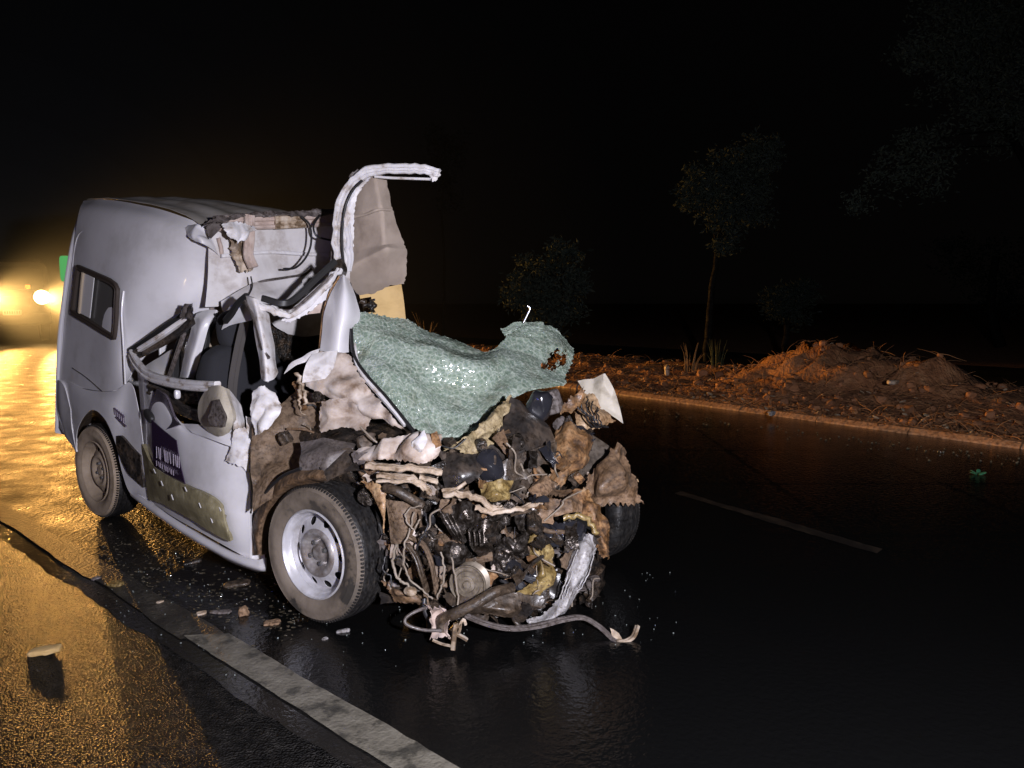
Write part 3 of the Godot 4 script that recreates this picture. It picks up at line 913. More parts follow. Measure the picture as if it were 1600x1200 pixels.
func make_trees() -> void:
	var leaf := build(PackedVector3Array([Vector3(0, 0, 0), Vector3(0.05, 0.012, -0.02), Vector3(0.10, 0.0, 0.0), Vector3(0.05, 0.012, 0.02), Vector3(0.05, -0.006, 0)]), PackedInt32Array([0, 1, 4, 1, 2, 4, 2, 3, 4, 3, 0, 4]), true)
	var leaf_m := plain("tree leaf", Color.WHITE, 0.6)
	leaf_m.vertex_color_use_as_albedo = true
	leaf_m.roughness = 0.95
	leaf_m.metallic_specular = 0.15
	leaf_m.backlight_enabled = true
	leaf_m.backlight = Color(0.15, 0.15, 0.1)
	var bark := plain("grey bark", Color.WHITE, 0.9, {"stops": [[0.0, 0.008, 0.0075, 0.007], [1.0, 0.028, 0.026, 0.023]], "freq": 0.03, "seed": 320, "scale": 0.8, "bump": 1.0})
	bark.metallic_specular = 0.1
	# [name, depth, foot pixel, trunk path pixels, clumps (pixel x, y, radius px), leaves, label]
	var list := [
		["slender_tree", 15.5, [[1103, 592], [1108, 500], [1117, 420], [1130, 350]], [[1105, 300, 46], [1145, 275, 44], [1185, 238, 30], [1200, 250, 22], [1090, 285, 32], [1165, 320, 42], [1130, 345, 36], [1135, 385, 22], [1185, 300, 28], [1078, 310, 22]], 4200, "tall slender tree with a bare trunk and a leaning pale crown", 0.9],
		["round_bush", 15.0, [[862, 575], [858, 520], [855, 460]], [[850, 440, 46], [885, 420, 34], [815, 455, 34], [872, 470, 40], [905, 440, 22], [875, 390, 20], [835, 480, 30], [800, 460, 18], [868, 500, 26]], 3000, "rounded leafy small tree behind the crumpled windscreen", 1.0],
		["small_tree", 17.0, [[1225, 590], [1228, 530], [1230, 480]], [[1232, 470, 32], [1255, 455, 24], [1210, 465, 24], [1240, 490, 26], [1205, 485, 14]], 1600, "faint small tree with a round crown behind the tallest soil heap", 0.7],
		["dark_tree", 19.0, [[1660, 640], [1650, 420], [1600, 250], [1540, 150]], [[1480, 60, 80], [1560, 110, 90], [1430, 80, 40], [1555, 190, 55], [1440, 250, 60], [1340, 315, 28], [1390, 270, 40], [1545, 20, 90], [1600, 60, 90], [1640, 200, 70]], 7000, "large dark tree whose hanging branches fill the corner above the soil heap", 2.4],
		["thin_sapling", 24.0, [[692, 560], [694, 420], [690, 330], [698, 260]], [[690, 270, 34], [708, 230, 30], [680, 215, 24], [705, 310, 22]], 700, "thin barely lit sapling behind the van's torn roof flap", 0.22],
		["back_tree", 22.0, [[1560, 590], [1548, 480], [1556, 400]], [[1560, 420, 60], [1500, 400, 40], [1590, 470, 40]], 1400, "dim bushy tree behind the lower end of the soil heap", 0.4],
	]
	for q in list:
		var d: float = q[1]
		var foot := world_at(q[2][0][0], q[2][0][1], d)
		foot.y = 0.1
		var t := base(q[0], foot)
		var path := []
		for k in q[2].size():
			var p := world_at(q[2][k][0], q[2][k][1], d) - foot
			if k == 0:
				p = Vector3(0, -0.1, 0)
			path.append(p)
		put(t, "trunk", sweep_mesh(path, ring(0.09 if d < 18.0 else (0.16 if d < 23.0 else 0.05), 8), {"n": 5, "wob": 0.04, "seed": d, "radii": [1.0, 0.8, 0.6, 0.45]}), bark)
		var leaves := []
		var total := 0.0
		for c in q[3]:
			total += c[2] * c[2]
		for c in q[3]:
			var mid := world_at(c[0], c[1], d + rng.randf_range(-0.4, 0.4)) - foot
			var r: float = c[2] / 1200.0 * d
			put(t, "limb", sweep_mesh([path[-1].lerp(path[-2], rng.randf_range(0.0, 0.8)), path[-1].lerp(mid, 0.5) + Vector3(0, -0.1, 0), mid], ring(0.022, 5), {"n": 3, "radii": [1.0, 0.6, 0.25]}), bark)
			var twigs := []
			for k in 30:
				twigs.append(mid + Vector3(rng.randfn(), rng.randfn(), rng.randfn()).normalized() * r * rng.randf_range(0.3, 1.0))
			for k in int(1.7 * q[4] * c[2] * c[2] / total):
				var tw: Vector3 = twigs[rng.randi() % 30]
				var p := tw + Vector3(rng.randfn(), rng.randfn() * 0.8, rng.randfn()) * r * 0.17
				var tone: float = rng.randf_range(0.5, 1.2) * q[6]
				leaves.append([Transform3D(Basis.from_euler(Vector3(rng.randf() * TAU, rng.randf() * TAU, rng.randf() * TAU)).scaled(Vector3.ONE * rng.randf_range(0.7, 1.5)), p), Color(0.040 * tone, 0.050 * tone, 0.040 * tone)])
		many(t, "crown", leaf, leaves, leaf_m).set_meta("kind", "stuff")
		tag(t, q[5], "tree")

# ---------- the van ----------
func make_van_body() -> void:
	var edge := [[131, 314, -0.2], [165, 312, -0.2], [230, 322, -0.2], [290, 340, -0.22], [326, 356, -0.26]]
	var side := sheet(van, "side_panel", "z", [
		edge,
		[[124, 332, -0.11], [160, 336, -0.1], [226, 346, -0.12], [287, 368, -0.18], [337, 376, -0.28]],
		[[115, 385, -0.05], [153, 395, -0.04], [212, 402, -0.07], [280, 415, -0.18], [342, 418, -0.34]],
		[[106, 450, -0.015], [147, 465, -0.01], [196, 465, -0.02], [266, 480, -0.15], [338, 455, -0.34]],
		[[98, 525, 0.0], [142, 545, 0.0], [182, 545, 0.0], [222, 535, -0.09], [330, 486, -0.32]],
		[[92, 595, 0.01], [136, 608, 0.01], [178, 610, 0.0], [202, 590, -0.03], [213, 556, -0.07]],
	], M.paint, {"amp": 0.003, "freq": 1.4, "n": 9, "th": 0.004, "seed": 3})
	sheet(side, "rear_corner", "l", [
		edge.slice(0, 1).map(func(a): return at(a, "z")) + [at([131, 314, -0.2], "z") + Vector3(-0.05, -0.05, -0.1), at([131, 314, -0.2], "z") + Vector3(-0.06, -0.06, -1.1)],
		[at([115, 385, -0.05], "z"), at([115, 385, -0.05], "z") + Vector3(-0.05, -0.02, -0.12), at([115, 385, -0.05], "z") + Vector3(-0.07, -0.02, -1.4)],
		[at([98, 525, 0.0], "z"), at([98, 525, 0.0], "z") + Vector3(-0.05, 0, -0.12), at([98, 525, 0.0], "z") + Vector3(-0.08, 0, -1.5)],
		[at([92, 660, 0.0], "z"), at([92, 660, 0.0], "z") + Vector3(-0.05, -0.1, -0.12), at([92, 660, 0.0], "z") + Vector3(-0.08, -0.1, -1.5)],
	], M.paint, {"amp": 0.0, "n": 6})
	# lower quarter round the wheel arch
	var low := sheet(van, "rear_quarter", "z", [
		[[93, 668, 0.015], [92, 596, 0.015], [136, 609, 0.012], [178, 611, 0.004], [203, 598, -0.02], [216, 640, -0.015], [226, 715, -0.005], [234, 790, -0.02]],
		[[104, 682, 0.025], [108, 632, 0.03], [138, 624, 0.03], [170, 634, 0.025], [192, 660, 0.0], [203, 700, 0.0], [214, 745, 0.0], [222, 784, -0.02]],
		[[118, 706, 0.03], [122, 668, 0.035], [142, 641, 0.035], [163, 654, 0.03], [180, 692, 0.02], [190, 735, 0.01], [200, 765, 0.0], [212, 779, -0.03]],
	], M.paint, {"amp": 0.001, "freq": 2.0, "n": 8, "seed": 5})
	sheet(low, "arch_lining", "z", [
		[[118, 706, 0.02], [122, 668, 0.028], [142, 641, 0.028], [163, 654, 0.022], [180, 692, 0.012], [190, 735, 0.002], [200, 765, -0.005]],
		[[126, 712, -0.24], [132, 680, -0.24], [148, 660, -0.24], [166, 670, -0.24], [184, 705, -0.24], [194, 740, -0.24], [204, 765, -0.24]],
	], M.mud, {"n": 5, "amp": 0.002})
	sheet(van, "rear_bumper", "z", [
		[[88, 598, 0.02], [92, 594, 0.03], [101, 606, 0.03], [110, 640, 0.035]],
		[[89, 640, 0.02], [94, 645, 0.035], [103, 655, 0.035], [112, 668, 0.035]],
		[[97, 672, 0.0], [103, 684, 0.02], [112, 696, 0.02], [119, 706, 0.03]],
	], M.paint, {"amp": 0.0, "n": 5, "th": 0.02})
	# rear side window in its recess
	var win := Node3D.new()
	win.name = "side_window"
	van.add_child(win)
	rail(win, "window_seal", "z", [[122, 418, 0.004], [150, 430, 0.004], [180, 446, 0.004], [182, 470, 0.006], [179, 522, 0.008], [172, 524, 0.008], [140, 504, 0.008], [115, 489, 0.008], [114, 482, 0.006], [119, 440, 0.004], [122, 418, 0.004]], 0.034, 0.022, M.seal, {"n": 3, "up": Vector3(0, 0, 1), "fixed": true})
	sheet(win, "pane", "z", [[[122, 422, -0.002], [150, 433, -0.002], [179, 448, -0.002]], [[117, 486, 0.001], [145, 503, 0.001], [177, 520, 0.001]]], M.window, {"amp": 0.0, "n": 3})
	sheet(win, "blind", "z", [[[127, 424, 0.012], [147, 432, 0.012]], [[121, 487, 0.014], [140, 497, 0.014]]], M.blind, {"amp": 0.0, "n": 3, "th": 0.004})
	rail(win, "slider_bar", "z", [[130, 426, 0.018], [127, 455, 0.018], [124, 489, 0.018]], 0.018, 0.014, M.tan_trim, {"n": 3, "up": Vector3(0, 0, 1)})
	# pressed crease lines of the side
	tube(side, "panel_crease", "z", [[196, 600, -0.004], [193, 540, -0.002], [190, 490, -0.002], [193, 455, -0.018]], 0.006, M.paint, {"n": 4})
	tube(side, "rear_pillar_crease", "z", [[111, 470, -0.006], [114, 420, -0.03], [121, 372, -0.06], [135, 358, -0.075]], 0.007, M.paint, {"n": 4})
	tube(side, "panel_seam", "z", [[341, 372, -0.28], [346, 392, -0.3], [344, 420, -0.33], [339, 450, -0.335], [330, 478, -0.32], [338, 490, -0.31]], 0.011, M.pink, {"n": 4})
	# roof, pushed down at the front
	var roof_rows := []
	for k in 25:
		var z := -0.2 - 1.2 * k / 24.0
		var r := []
		for a in edge:
			var p := at(a, "z")
			var sag := p.x + 0.9
			r.append(Vector3(p.x, p.y + 0.05 * sin(PI * k / 24.0) + (0.011 if k % 4 < 2 else 0.0) - 0.03 * maxf(sag + 0.5, 0.0), z - 0.02))
		roof_rows.append(r)
	sheet(van, "cargo_roof", "l", roof_rows, M.roof, {"n": 2, "amp": 0.004, "freq": 2.0})
	# far side and floor, so that the box is closed
	sheet(van, "far_side_panel", "l", [
		[Vector3(-2.9, 1.88, -1.45), Vector3(-2.2, 1.84, -1.45), Vector3(-1.65, 1.72, -1.42)],
		[Vector3(-3.05, 1.2, -1.6), Vector3(-2.2, 1.2, -1.6), Vector3(-1.5, 1.1, -1.58)],
		[Vector3(-3.05, 0.35, -1.6), Vector3(-2.0, 0.25, -1.6), Vector3(-0.75, 0.22, -1.6)]], M.paint, {"n": 4, "amp": 0.004, "freq": 2.0})
	sheet(van, "floor_pan", "l", [
		[Vector3(-3.0, 0.30, -0.05), Vector3(-1.6, 0.27, -0.08), Vector3(-0.5, 0.25, -0.12), Vector3(0.1, 0.3, -0.25)],
		[Vector3(-3.0, 0.30, -1.55), Vector3(-1.6, 0.27, -1.55), Vector3(-0.5, 0.25, -1.55), Vector3(0.1, 0.3, -1.3)]], M.grime, {"n": 3})
	# front door
	var door := Node3D.new()
	door.name = "front_door"
	van.add_child(door)
	sheet(door, "door_skin", "z", [
		[[213, 560, -0.06], [234, 606, -0.02], [258, 622, -0.01], [284, 661, -0.0], [332, 668, -0.01], [383, 690, -0.04]],
		[[217, 605, -0.05], [236, 630, 0.0], [260, 650, 0.02], [292, 682, 0.035], [338, 700, 0.025], [388, 716, -0.03]],
		[[221, 660, -0.035], [240, 685, 0.025], [266, 705, 0.045], [300, 728, 0.06], [345, 750, 0.04], [391, 762, -0.02]],
		[[226, 720, -0.015], [244, 735, 0.03], [272, 752, 0.05], [308, 775, 0.06], [352, 800, 0.04], [391, 815, -0.02]],
		[[232, 783, -0.02], [250, 794, 0.0], [278, 812, 0.015], [314, 832, 0.02], [356, 856, 0.005], [391, 874, -0.03]],
	], M.paint, {"amp": 0.0015, "freq": 3.0, "n": 8, "th": 0.012, "seed": 8})
	var strip := sheet(door, "rub_strip", "z", [
		[[222, 694, 0.005], [240, 728, 0.05], [285, 756, 0.085], [322, 772, 0.085], [344, 788, 0.07], [352, 806, 0.06]],
		[[226, 740, 0.005], [246, 758, 0.055], [290, 785, 0.09], [326, 806, 0.09], [350, 822, 0.07], [357, 830, 0.055]],
		[[232, 781, 0.0], [252, 787, 0.03], [295, 810, 0.06], [330, 832, 0.06], [352, 844, 0.045], [360, 846, 0.04]],
	], M.trim, {"amp": 0.0015, "freq": 9.0, "n": 7, "th": 0.018})
	for k in 7:
		var u := k / 6.0 + 0.06 * sin(k * 5.3)
		tube(strip, "white_scratch", "z", [[240 + u * 100, 733 + u * 58 + (k % 3) * 12, 0.075 + 0.03 * sin(u * PI)], [243 + u * 100, 739 + u * 58 + (k % 3) * 13, 0.078 + 0.03 * sin(u * PI)]], 0.003, M.blind, {"n": 2, "sides": 5})
	var decal := sheet(door, "purple_decal", "z", [
		[[237, 656, 0.04], [255, 672, 0.05], [275, 688, 0.062]],
		[[238, 705, 0.05], [258, 718, 0.064], [281, 724, 0.076]],
		[[241, 733, 0.05], [262, 743, 0.066], [289, 757, 0.08]],
	], M.purple, {"amp": 0.0, "n": 4, "th": 0.004})
	for rowk in 2:
		for k in 13:
			if rowk == 1 and k > 9 or k % 5 == 3 and rowk == 0:
				continue
			var u := (k + 0.5) / 13.0
			var x := 243.0 + 38.0 * u
			var y := 697.0 + 17.0 * u if rowk == 0 else 719.0 + 22.0 * u
			var z := 0.066 + 0.018 * u
			var hgt := 18.0 if rowk == 0 else 8.0
			var lean := 2.0 if k % 3 == 1 else 0.5
			tube(decal, "letter_stroke", "z", [[x, y, z], [x + lean, y + hgt, z + 0.004]], 0.0028, M.letters, {"n": 1, "sides": 5})
	var small := Node3D.new()
	small.name = "side_lettering"
	van.add_child(small)
	for k in 5:
		tube(small, "letter_stroke", "z", [[179 + k * 3.2, 637 + k * 2.5, 0.018], [180.5 + k * 3.2, 648 + k * 3.2, 0.018]], 0.006, M.small_print, {"n": 1, "sides": 5})
		tube(small, "letter_stroke", "z", [[179 + k * 3.2, 638 + k * 2.5, 0.018], [181 + k * 3.2, 640 + k * 3.0, 0.018]], 0.005, M.small_print, {"n": 1, "sides": 5})
	tube(small, "letter_stroke", "z", [[181, 652, 0.018], [189, 659, 0.018], [197, 666, 0.018]], 0.005, M.small_print, {"n": 2, "sides": 5})
	# recessed grip with its glossy cup
	sheet(door, "handle_cup", "z", [
		[[244, 608, 0.02], [256, 616, 0.03], [262, 624, 0.03]],
		[[234, 640, 0.01], [252, 640, -0.01], [272, 652, 0.03]],
		[[240, 672, 0.03], [256, 672, 0.03], [280, 664, 0.045]],
	], M.chrome_paint, {"amp": 0.0, "n": 6, "th": 0.01})
	lump(door, "door_handle", at([233, 650, 0.03], "z"), Vector3(0.10, 0.05, 0.035), M.rubber, {"power": 3.0, "turn": Vector3(0, 0, -0.5)})
	# black scoop-shaped trim on the quarter panel
	sheet(van, "quarter_trim", "z", [
		[[181, 681, 0.02], [190, 682, 0.02], [206, 700, 0.01], [219, 712, 0.005]],
		[[182, 700, 0.02], [192, 712, 0.02], [206, 728, 0.01], [221, 735, 0.005]],
		[[190, 722, 0.02], [200, 740, 0.02], [210, 750, 0.012], [224, 762, 0.005]]], M.plastic, {"amp": 0.0, "n": 5, "th": 0.012})
	sheet(van, "sill", "z", [
		[[200, 764, -0.02], [234, 784, -0.01], [290, 822, 0.0], [350, 857, 0.0], [394, 874, -0.01], [414, 872, -0.03]],
		[[206, 776, -0.03], [238, 802, -0.005], [292, 838, 0.0], [352, 872, 0.0], [396, 890, -0.01], [415, 892, -0.03]],
		[[216, 782, -0.12], [246, 806, -0.12], [298, 842, -0.12], [356, 876, -0.12], [398, 893, -0.12], [416, 893, -0.1]]], M.paint, {"amp": 0.0015, "n": 6, "th": 0.01})
	tube(van, "fuel_flap_line", "z", [[113, 575, 0.008], [135, 590, 0.008], [160, 612, 0.01]], 0.003, M.gray, {"n": 3})

# ---------- wheels ----------
func make_wheel(called: String, where: Vector3, axis: Vector3, rim_m: Material, tyre_m: Material, hub_m: Material) -> Node3D:
	var w := Node3D.new()
	w.name = called
	van.add_child(w, true)
	w.transform = facing(axis, where)
	put(w, "tyre_wall", lathe_mesh([Vector2(0.186, 0.072), Vector2(0.192, 0.082), Vector2(0.212, 0.088), Vector2(0.222, 0.094), Vector2(0.245, 0.096), Vector2(0.266, 0.090), Vector2(0.272, 0.091), Vector2(0.282, 0.078), Vector2(0.289, 0.066)], 72), tyre_m)
	put(w, "tyre_tread", lathe_mesh([Vector2(0.289, 0.066), Vector2(0.2935, 0.056), Vector2(0.294, 0.050), Vector2(0.284, 0.048), Vector2(0.284, 0.040), Vector2(0.295, 0.038), Vector2(0.296, 0.018), Vector2(0.285, 0.016), Vector2(0.285, 0.007), Vector2(0.297, 0.005), Vector2(0.296, -0.018), Vector2(0.285, -0.020), Vector2(0.285, -0.029), Vector2(0.295, -0.031), Vector2(0.294, -0.048), Vector2(0.284, -0.050), Vector2(0.284, -0.056), Vector2(0.290, -0.060), Vector2(0.285, -0.075), Vector2(0.26, -0.092), Vector2(0.22, -0.09), Vector2(0.19, -0.075)], 72), M.tread)
	# shoulder blocks
	var st := SurfaceTool.new()
	var block := lump_mesh(Vector3(0.016, 0.010, 0.022), 7.0, 0.0, 1.0, 1.0, 2)
	for k in 110:
		var a := TAU * k / 110.0
		st.append_from(block, 0, Transform3D(Basis(Vector3(0, 0, 1), a) * Basis(Vector3(0, 1, 0), 0.55), Vector3(cos(a) * 0.2805, sin(a) * 0.2805, 0.068)))
	put(w, "shoulder_blocks", st.commit(), M.tread)
	put(w, "rim", lathe_mesh([Vector2(0.190, 0.070), Vector2(0.191, 0.084), Vector2(0.186, 0.088), Vector2(0.181, 0.084), Vector2(0.178, 0.070), Vector2(0.172, 0.060), Vector2(0.168, 0.050), Vector2(0.164, 0.048), Vector2(0.160, 0.036), Vector2(0.157, 0.026)], 64), rim_m)
	# pressed disc with ten round openings
	var v := PackedVector3Array()
	var ix := PackedInt32Array()
	var holes := 10
	for k in holes:
		var a0 := TAU * k / holes
		var b := v.size()
		for q in 24:
			var s := TAU * q / 24.0
			var e := Vector2(cos(s), sin(s))
			var m := maxf(absf(e.x), absf(e.y))
			var sq := e / m
			for p in [Vector2(0.133 + sq.x * 0.029, a0 + sq.y * PI / holes), Vector2(0.136 + e.x * 0.0175, a0 + e.y * 0.0185 / 0.136), Vector2(0.136 + e.x * 0.0175, a0 + e.y * 0.0185 / 0.136)]:
				v.append(Vector3(cos(p.y) * p.x, sin(p.y) * p.x, 0.026 + (0.158 - p.x) * 0.55))
			v[v.size() - 1].z -= 0.003
		for q in 24:
			for layer in 2:
				var i := b + q * 3 + layer
				var j := b + ((q + 1) % 24) * 3 + layer
				ix.append_array(PackedInt32Array([i, i + 1, j, j, i + 1, j + 1]))
	put(w, "wheel_disc", build(v, ix), rim_m)
	put(w, "disc_backing", lathe_mesh([Vector2(0.158, 0.012), Vector2(0.10, 0.006)], 32), M.dark)
	put(w, "wheel_bowl", lathe_mesh([Vector2(0.104, 0.0555), Vector2(0.099, 0.063), Vector2(0.090, 0.067), Vector2(0.078, 0.063), Vector2(0.066, 0.050), Vector2(0.058, 0.044), Vector2(0.030, 0.044), Vector2(0.028, 0.056), Vector2(0.020, 0.058), Vector2(0.0, 0.056)], 48), hub_m)
	for k in 4:
		var a := TAU * k / 4.0 + 0.4
		var n := put(w, "wheel_bolt", lathe_mesh([Vector2(0.012, 0.040), Vector2(0.011, 0.058), Vector2(0.006, 0.061), Vector2(0.0, 0.061)], 8), M.chrome)
		n.position = Vector3(cos(a) * 0.046, sin(a) * 0.046, 0)
	return w

func make_wheels() -> void:
	var y := 0.297
	make_wheel("front_wheel", Vector3(-0.145, y, -0.088), Vector3(0.13, 0.02, 1), M.rim, M.tyre, M.hub)
	make_wheel("rear_wheel", Vector3(-2.485, y, -0.085), Vector3(0.05, 0.0, 1), M.rim_muddy, M.rim_muddy, M.rim_muddy)
	make_wheel("far_front_wheel", Vector3(0.23, y, -1.45), Vector3(0.12, 0.03, -1), M.rim_muddy, M.tyre, M.hub)
	make_wheel("far_rear_wheel", Vector3(-2.485, y, -1.5), Vector3(0, 0, -1), M.rim_muddy, M.tyre, M.rim_muddy)

# ---------- the torn cab ----------
func make_cab() -> void:
	# bulkhead and inside of the cargo box, seen where the cab roof was ripped away
	sheet(van, "bulkhead", "f", [
		[[326, 356, -1.340], [400, 352, -1.340], [470, 346, -1.340], [530, 340, -1.340]],
		[[326, 395, -1.360], [400, 396, -1.360], [470, 392, -1.360], [530, 392, -1.360]],
		[[324, 440, -1.380], [400, 432, -1.320], [470, 440, -1.360], [530, 440, -1.360]],
		[[320, 480, -1.360], [390, 478, -1.340], [460, 490, -1.380], [530, 500, -1.380]]], M.inner_paint, {"amp": 0.008, "freq": 4.0, "n": 9, "seed": 11})
	sheet(van, "bulkhead_lower", "f", [
		[[420, 470, -1.440], [470, 478, -1.440], [535, 470, -1.440]],
		[[425, 505, -1.440], [475, 510, -1.440], [535, 500, -1.440]],
		[[450, 522, -1.460], [480, 526, -1.460], [535, 515, -1.460]]], M.inner_paint, {"amp": 0.002, "n": 5})
	sheet(van, "bulkhead_fold", "f", [
		[[345, 470, -1.260], [395, 442, -1.240], [412, 440, -1.240], [470, 432, -1.260]],
		[[348, 486, -1.220], [385, 470, -1.160], [420, 462, -1.160], [480, 462, -1.220]],
		[[358, 492, -1.200], [392, 482, -1.120], [430, 478, -1.140], [490, 474, -1.200]]], M.inner_paint, {"amp": 0.008, "freq": 6.0, "n": 8, "th": 0.004})
	var beam := rail(van, "roof_beam", "f", [[338, 350, -1.290], [400, 348, -1.290], [465, 346, -1.290], [530, 342, -1.290]], 0.075, 0.05, M.pink, {"up": Vector3(1, 0, 0), "fixed": true})
	rail(beam, "beam_lip", "f", [[336, 340, -1.290], [400, 335, -1.290], [465, 333, -1.290], [530, 329, -1.290]], 0.02, 0.05, M.gray, {"up": Vector3(1, 0, 0), "fixed": true})
	rail(van, "beam_plate", "f", [[430, 348, -1.260], [476, 346, -1.260]], 0.07, 0.02, M.cream, {"up": Vector3(1, 0, 0), "fixed": true, "n": 2})
	rail(van, "hanging_bracket", "f", [[390, 336, -1.240], [390, 370, -1.230], [388, 398, -1.220], [396, 418, -1.200]], 0.055, 0.02, M.pink, {"up": Vector3(1, 0, 0), "fixed": true, "n": 4})
	sheet(van, "torn_gusset", "f", [
		[[352, 362, -1.300], [378, 362, -1.300], [386, 366, -1.300]],
		[[362, 392, -1.280], [376, 396, -1.280], [388, 398, -1.280]],
		[[370, 425, -1.260], [384, 426, -1.260], [400, 420, -1.260]]], M.cream, {"amp": 0.02, "freq": 14.0, "n": 8, "jag": 0.012})
	sheet(van, "roof_corner_flap", "f", [[[322, 354, -1.290], [345, 338, -1.290]], [[325, 366, -1.270], [346, 346, -1.270]], [[329, 373, -1.250], [349, 352, -1.250]]], M.gray, {"amp": 0.004, "n": 6})
	rail(van, "bulkhead_rib", "f", [[346, 400, -1.335], [420, 394, -1.335], [475, 397, -1.335], [530, 398, -1.335]], 0.02, 0.02, M.paint_dirty, {"up": Vector3(1, 0, 0), "fixed": true})
	rail(van, "bulkhead_rib", "f", [[395, 452, -1.310], [410, 440, -1.290], [470, 430, -1.290], [486, 420, -1.290]], 0.016, 0.02, M.gray, {"up": Vector3(1, 0, 0), "fixed": true})
	tube(van, "loose_wire", "f", [[470, 338, -1.220], [484, 352, -1.180], [486, 380, -1.160], [478, 402, -1.160], [462, 418, -1.160], [443, 420, -1.160]], 0.006, M.wire)
	tube(van, "loose_wire", "f", [[500, 336, -1.220], [490, 352, -1.180], [494, 368, -1.160], [510, 374, -1.160], [526, 376, -1.160]], 0.006, M.wire)
	tube(van, "loose_wire", "f", [[392, 432, -1.200], [394, 448, -1.180], [388, 462, -1.160]], 0.004, M.wire)
	sheet(van, "torn_roof_edge", "f", [
		[[318, 344, -1.27], [352, 336, -1.26], [392, 333, -1.27], [440, 331, -1.26], [485, 329, -1.27], [528, 328, -1.26]],
		[[320, 352, -1.25], [354, 343, -1.22], [394, 340, -1.25], [442, 337, -1.21], [486, 336, -1.24], [528, 334, -1.22]]], M.gray, {"amp": 0.02, "freq": 10.0, "n": 9, "jag": 0.012})
	sheet(van, "torn_roof_shred", "f", [[[345, 350, -1.2], [372, 347, -1.2], [404, 352, -1.2]], [[350, 360, -1.18], [376, 366, -1.16], [400, 360, -1.18]], [[362, 372, -1.18], [374, 380, -1.16], [384, 374, -1.18]]], M.paint_dirty, {"amp": 0.02, "freq": 10.0, "n": 8, "jag": 0.01})
	sheet(van, "buckled_corner", "z", [
		[[286, 350, -0.2], [306, 352, -0.2], [326, 360, -0.23]],
		[[292, 366, -0.165], [312, 370, -0.17], [334, 380, -0.25]],
		[[302, 374, -0.17], [318, 382, -0.18], [338, 398, -0.28]]], M.paint, {"amp": 0.014, "freq": 6.0, "n": 9})
	# seat
	var seat := Node3D.new()
	seat.name = "front_seat"
	van.add_child(seat)
	var hr := at([378, 516, 4.0], "d")
	var sb := at([376, 590, 3.95], "d")
	lump(seat, "headrest", hr, Vector3(0.14, 0.22, 0.27), M.cloth, {"power": 3.0, "turn": Vector3(0, 0.15, 0.1)})
	lump(seat, "backrest", sb + Vector3(0, -0.12, -0.02), Vector3(0.22, 0.6, 0.48), M.cloth, {"power": 3.4, "amp": 0.01, "freq": 6.0, "turn": Vector3(0, 0.15, 0.14)})
	rail(seat, "seat_belt", "d", [[385, 494, 3.84], [374, 540, 3.80], [365, 590, 3.76], [362, 625, 3.76]], 0.045, 0.006, M.belt, {"up": Vector3(0.8, 0.1, 0.6)})
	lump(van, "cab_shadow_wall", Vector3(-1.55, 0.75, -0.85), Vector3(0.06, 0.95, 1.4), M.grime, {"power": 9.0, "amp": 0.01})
	sheet(van, "cab_trim_panel", "f", [[[322, 500, -1.45], [352, 500, -1.45]], [[320, 545, -1.45], [345, 545, -1.45]], [[318, 600, -1.43], [340, 600, -1.43]]], M.tan_trim, {"amp": 0.002})
	# pillars and door frame
	rail(van, "door_frame_seal", "z", [[206, 548, -0.03], [228, 534, -0.05], [262, 510, -0.1], [292, 490, -0.16]], 0.032, 0.04, M.rubber, {"up": Vector3(0, 0, 1)})
	rail(van, "door_frame_bar", "z", [[218, 546, -0.02], [250, 526, -0.05], [276, 508, -0.1], [298, 494, -0.14]], 0.026, 0.03, M.paint_dirty, {"up": Vector3(0, 0, 1)})
	rail(van, "door_frame_seal", "z", [[208, 556, -0.02], [226, 548, -0.04], [256, 532, -0.08], [280, 516, -0.12], [300, 500, -0.14]], 0.05, 0.03, M.plastic, {"up": Vector3(0, 0, 1)})
	sheet(van, "bent_bracket", "z", [[[281, 480, -0.1], [298, 472, -0.1]], [[281, 490, -0.08], [302, 484, -0.07]], [[284, 500, -0.1], [300, 498, -0.1]]], M.gray, {"amp": 0.012, "freq": 16.0})
	lump(van, "door_inner_skin", at([262, 560, -0.3], "z"), Vector3(0.02, 0.2, 0.1), M.paint, {"power": 6.0})
	sheet(van, "door_glass_channel", "z", [[[226, 572, -0.16], [270, 545, -0.2]], [[240, 590, -0.14], [255, 590, -0.16]]], M.blind, {"amp": 0.003})
	rail(van, "pillar_seal", "z", [[296, 500, -0.2], [284, 530, -0.18], [276, 560, -0.16], [272, 598, -0.14]], 0.03, 0.04, M.rubber, {"up": Vector3(0, 0, 1)})
	rail(van, "pillar_strip", "z", [[288, 520, -0.15], [274, 560, -0.13], [262, 596, -0.12]], 0.022, 0.02, M.gray, {"up": Vector3(0, 0, 1)})
	sheet(van, "door_pillar", "z", [
		[[306, 490, -0.2], [322, 484, -0.22], [338, 484, -0.24]],
		[[300, 506, -0.18], [314, 505, -0.17], [327, 508, -0.2]],
		[[290, 545, -0.16], [302, 545, -0.14], [316, 548, -0.18]],
		[[280, 590, -0.14], [291, 590, -0.12], [303, 592, -0.16]]], M.paint, {"amp": 0.003, "n": 7, "th": 0.02})
	rail(van, "pillar_seal", "z", [[340, 495, -0.24], [326, 515, -0.24], [318, 550, -0.22], [310, 592, -0.2]], 0.05, 0.03, M.rubber, {"up": Vector3(0, 0, 1)})
	rail(van, "belt_line_bar", "z", [[206, 552, -0.02], [214, 568, 0.0], [232, 586, 0.02], [262, 596, 0.03], [300, 602, 0.03], [340, 604, 0.02]], 0.05, 0.035, M.paint_dirty, {"up": Vector3(0, 0, 1), "n": 8})
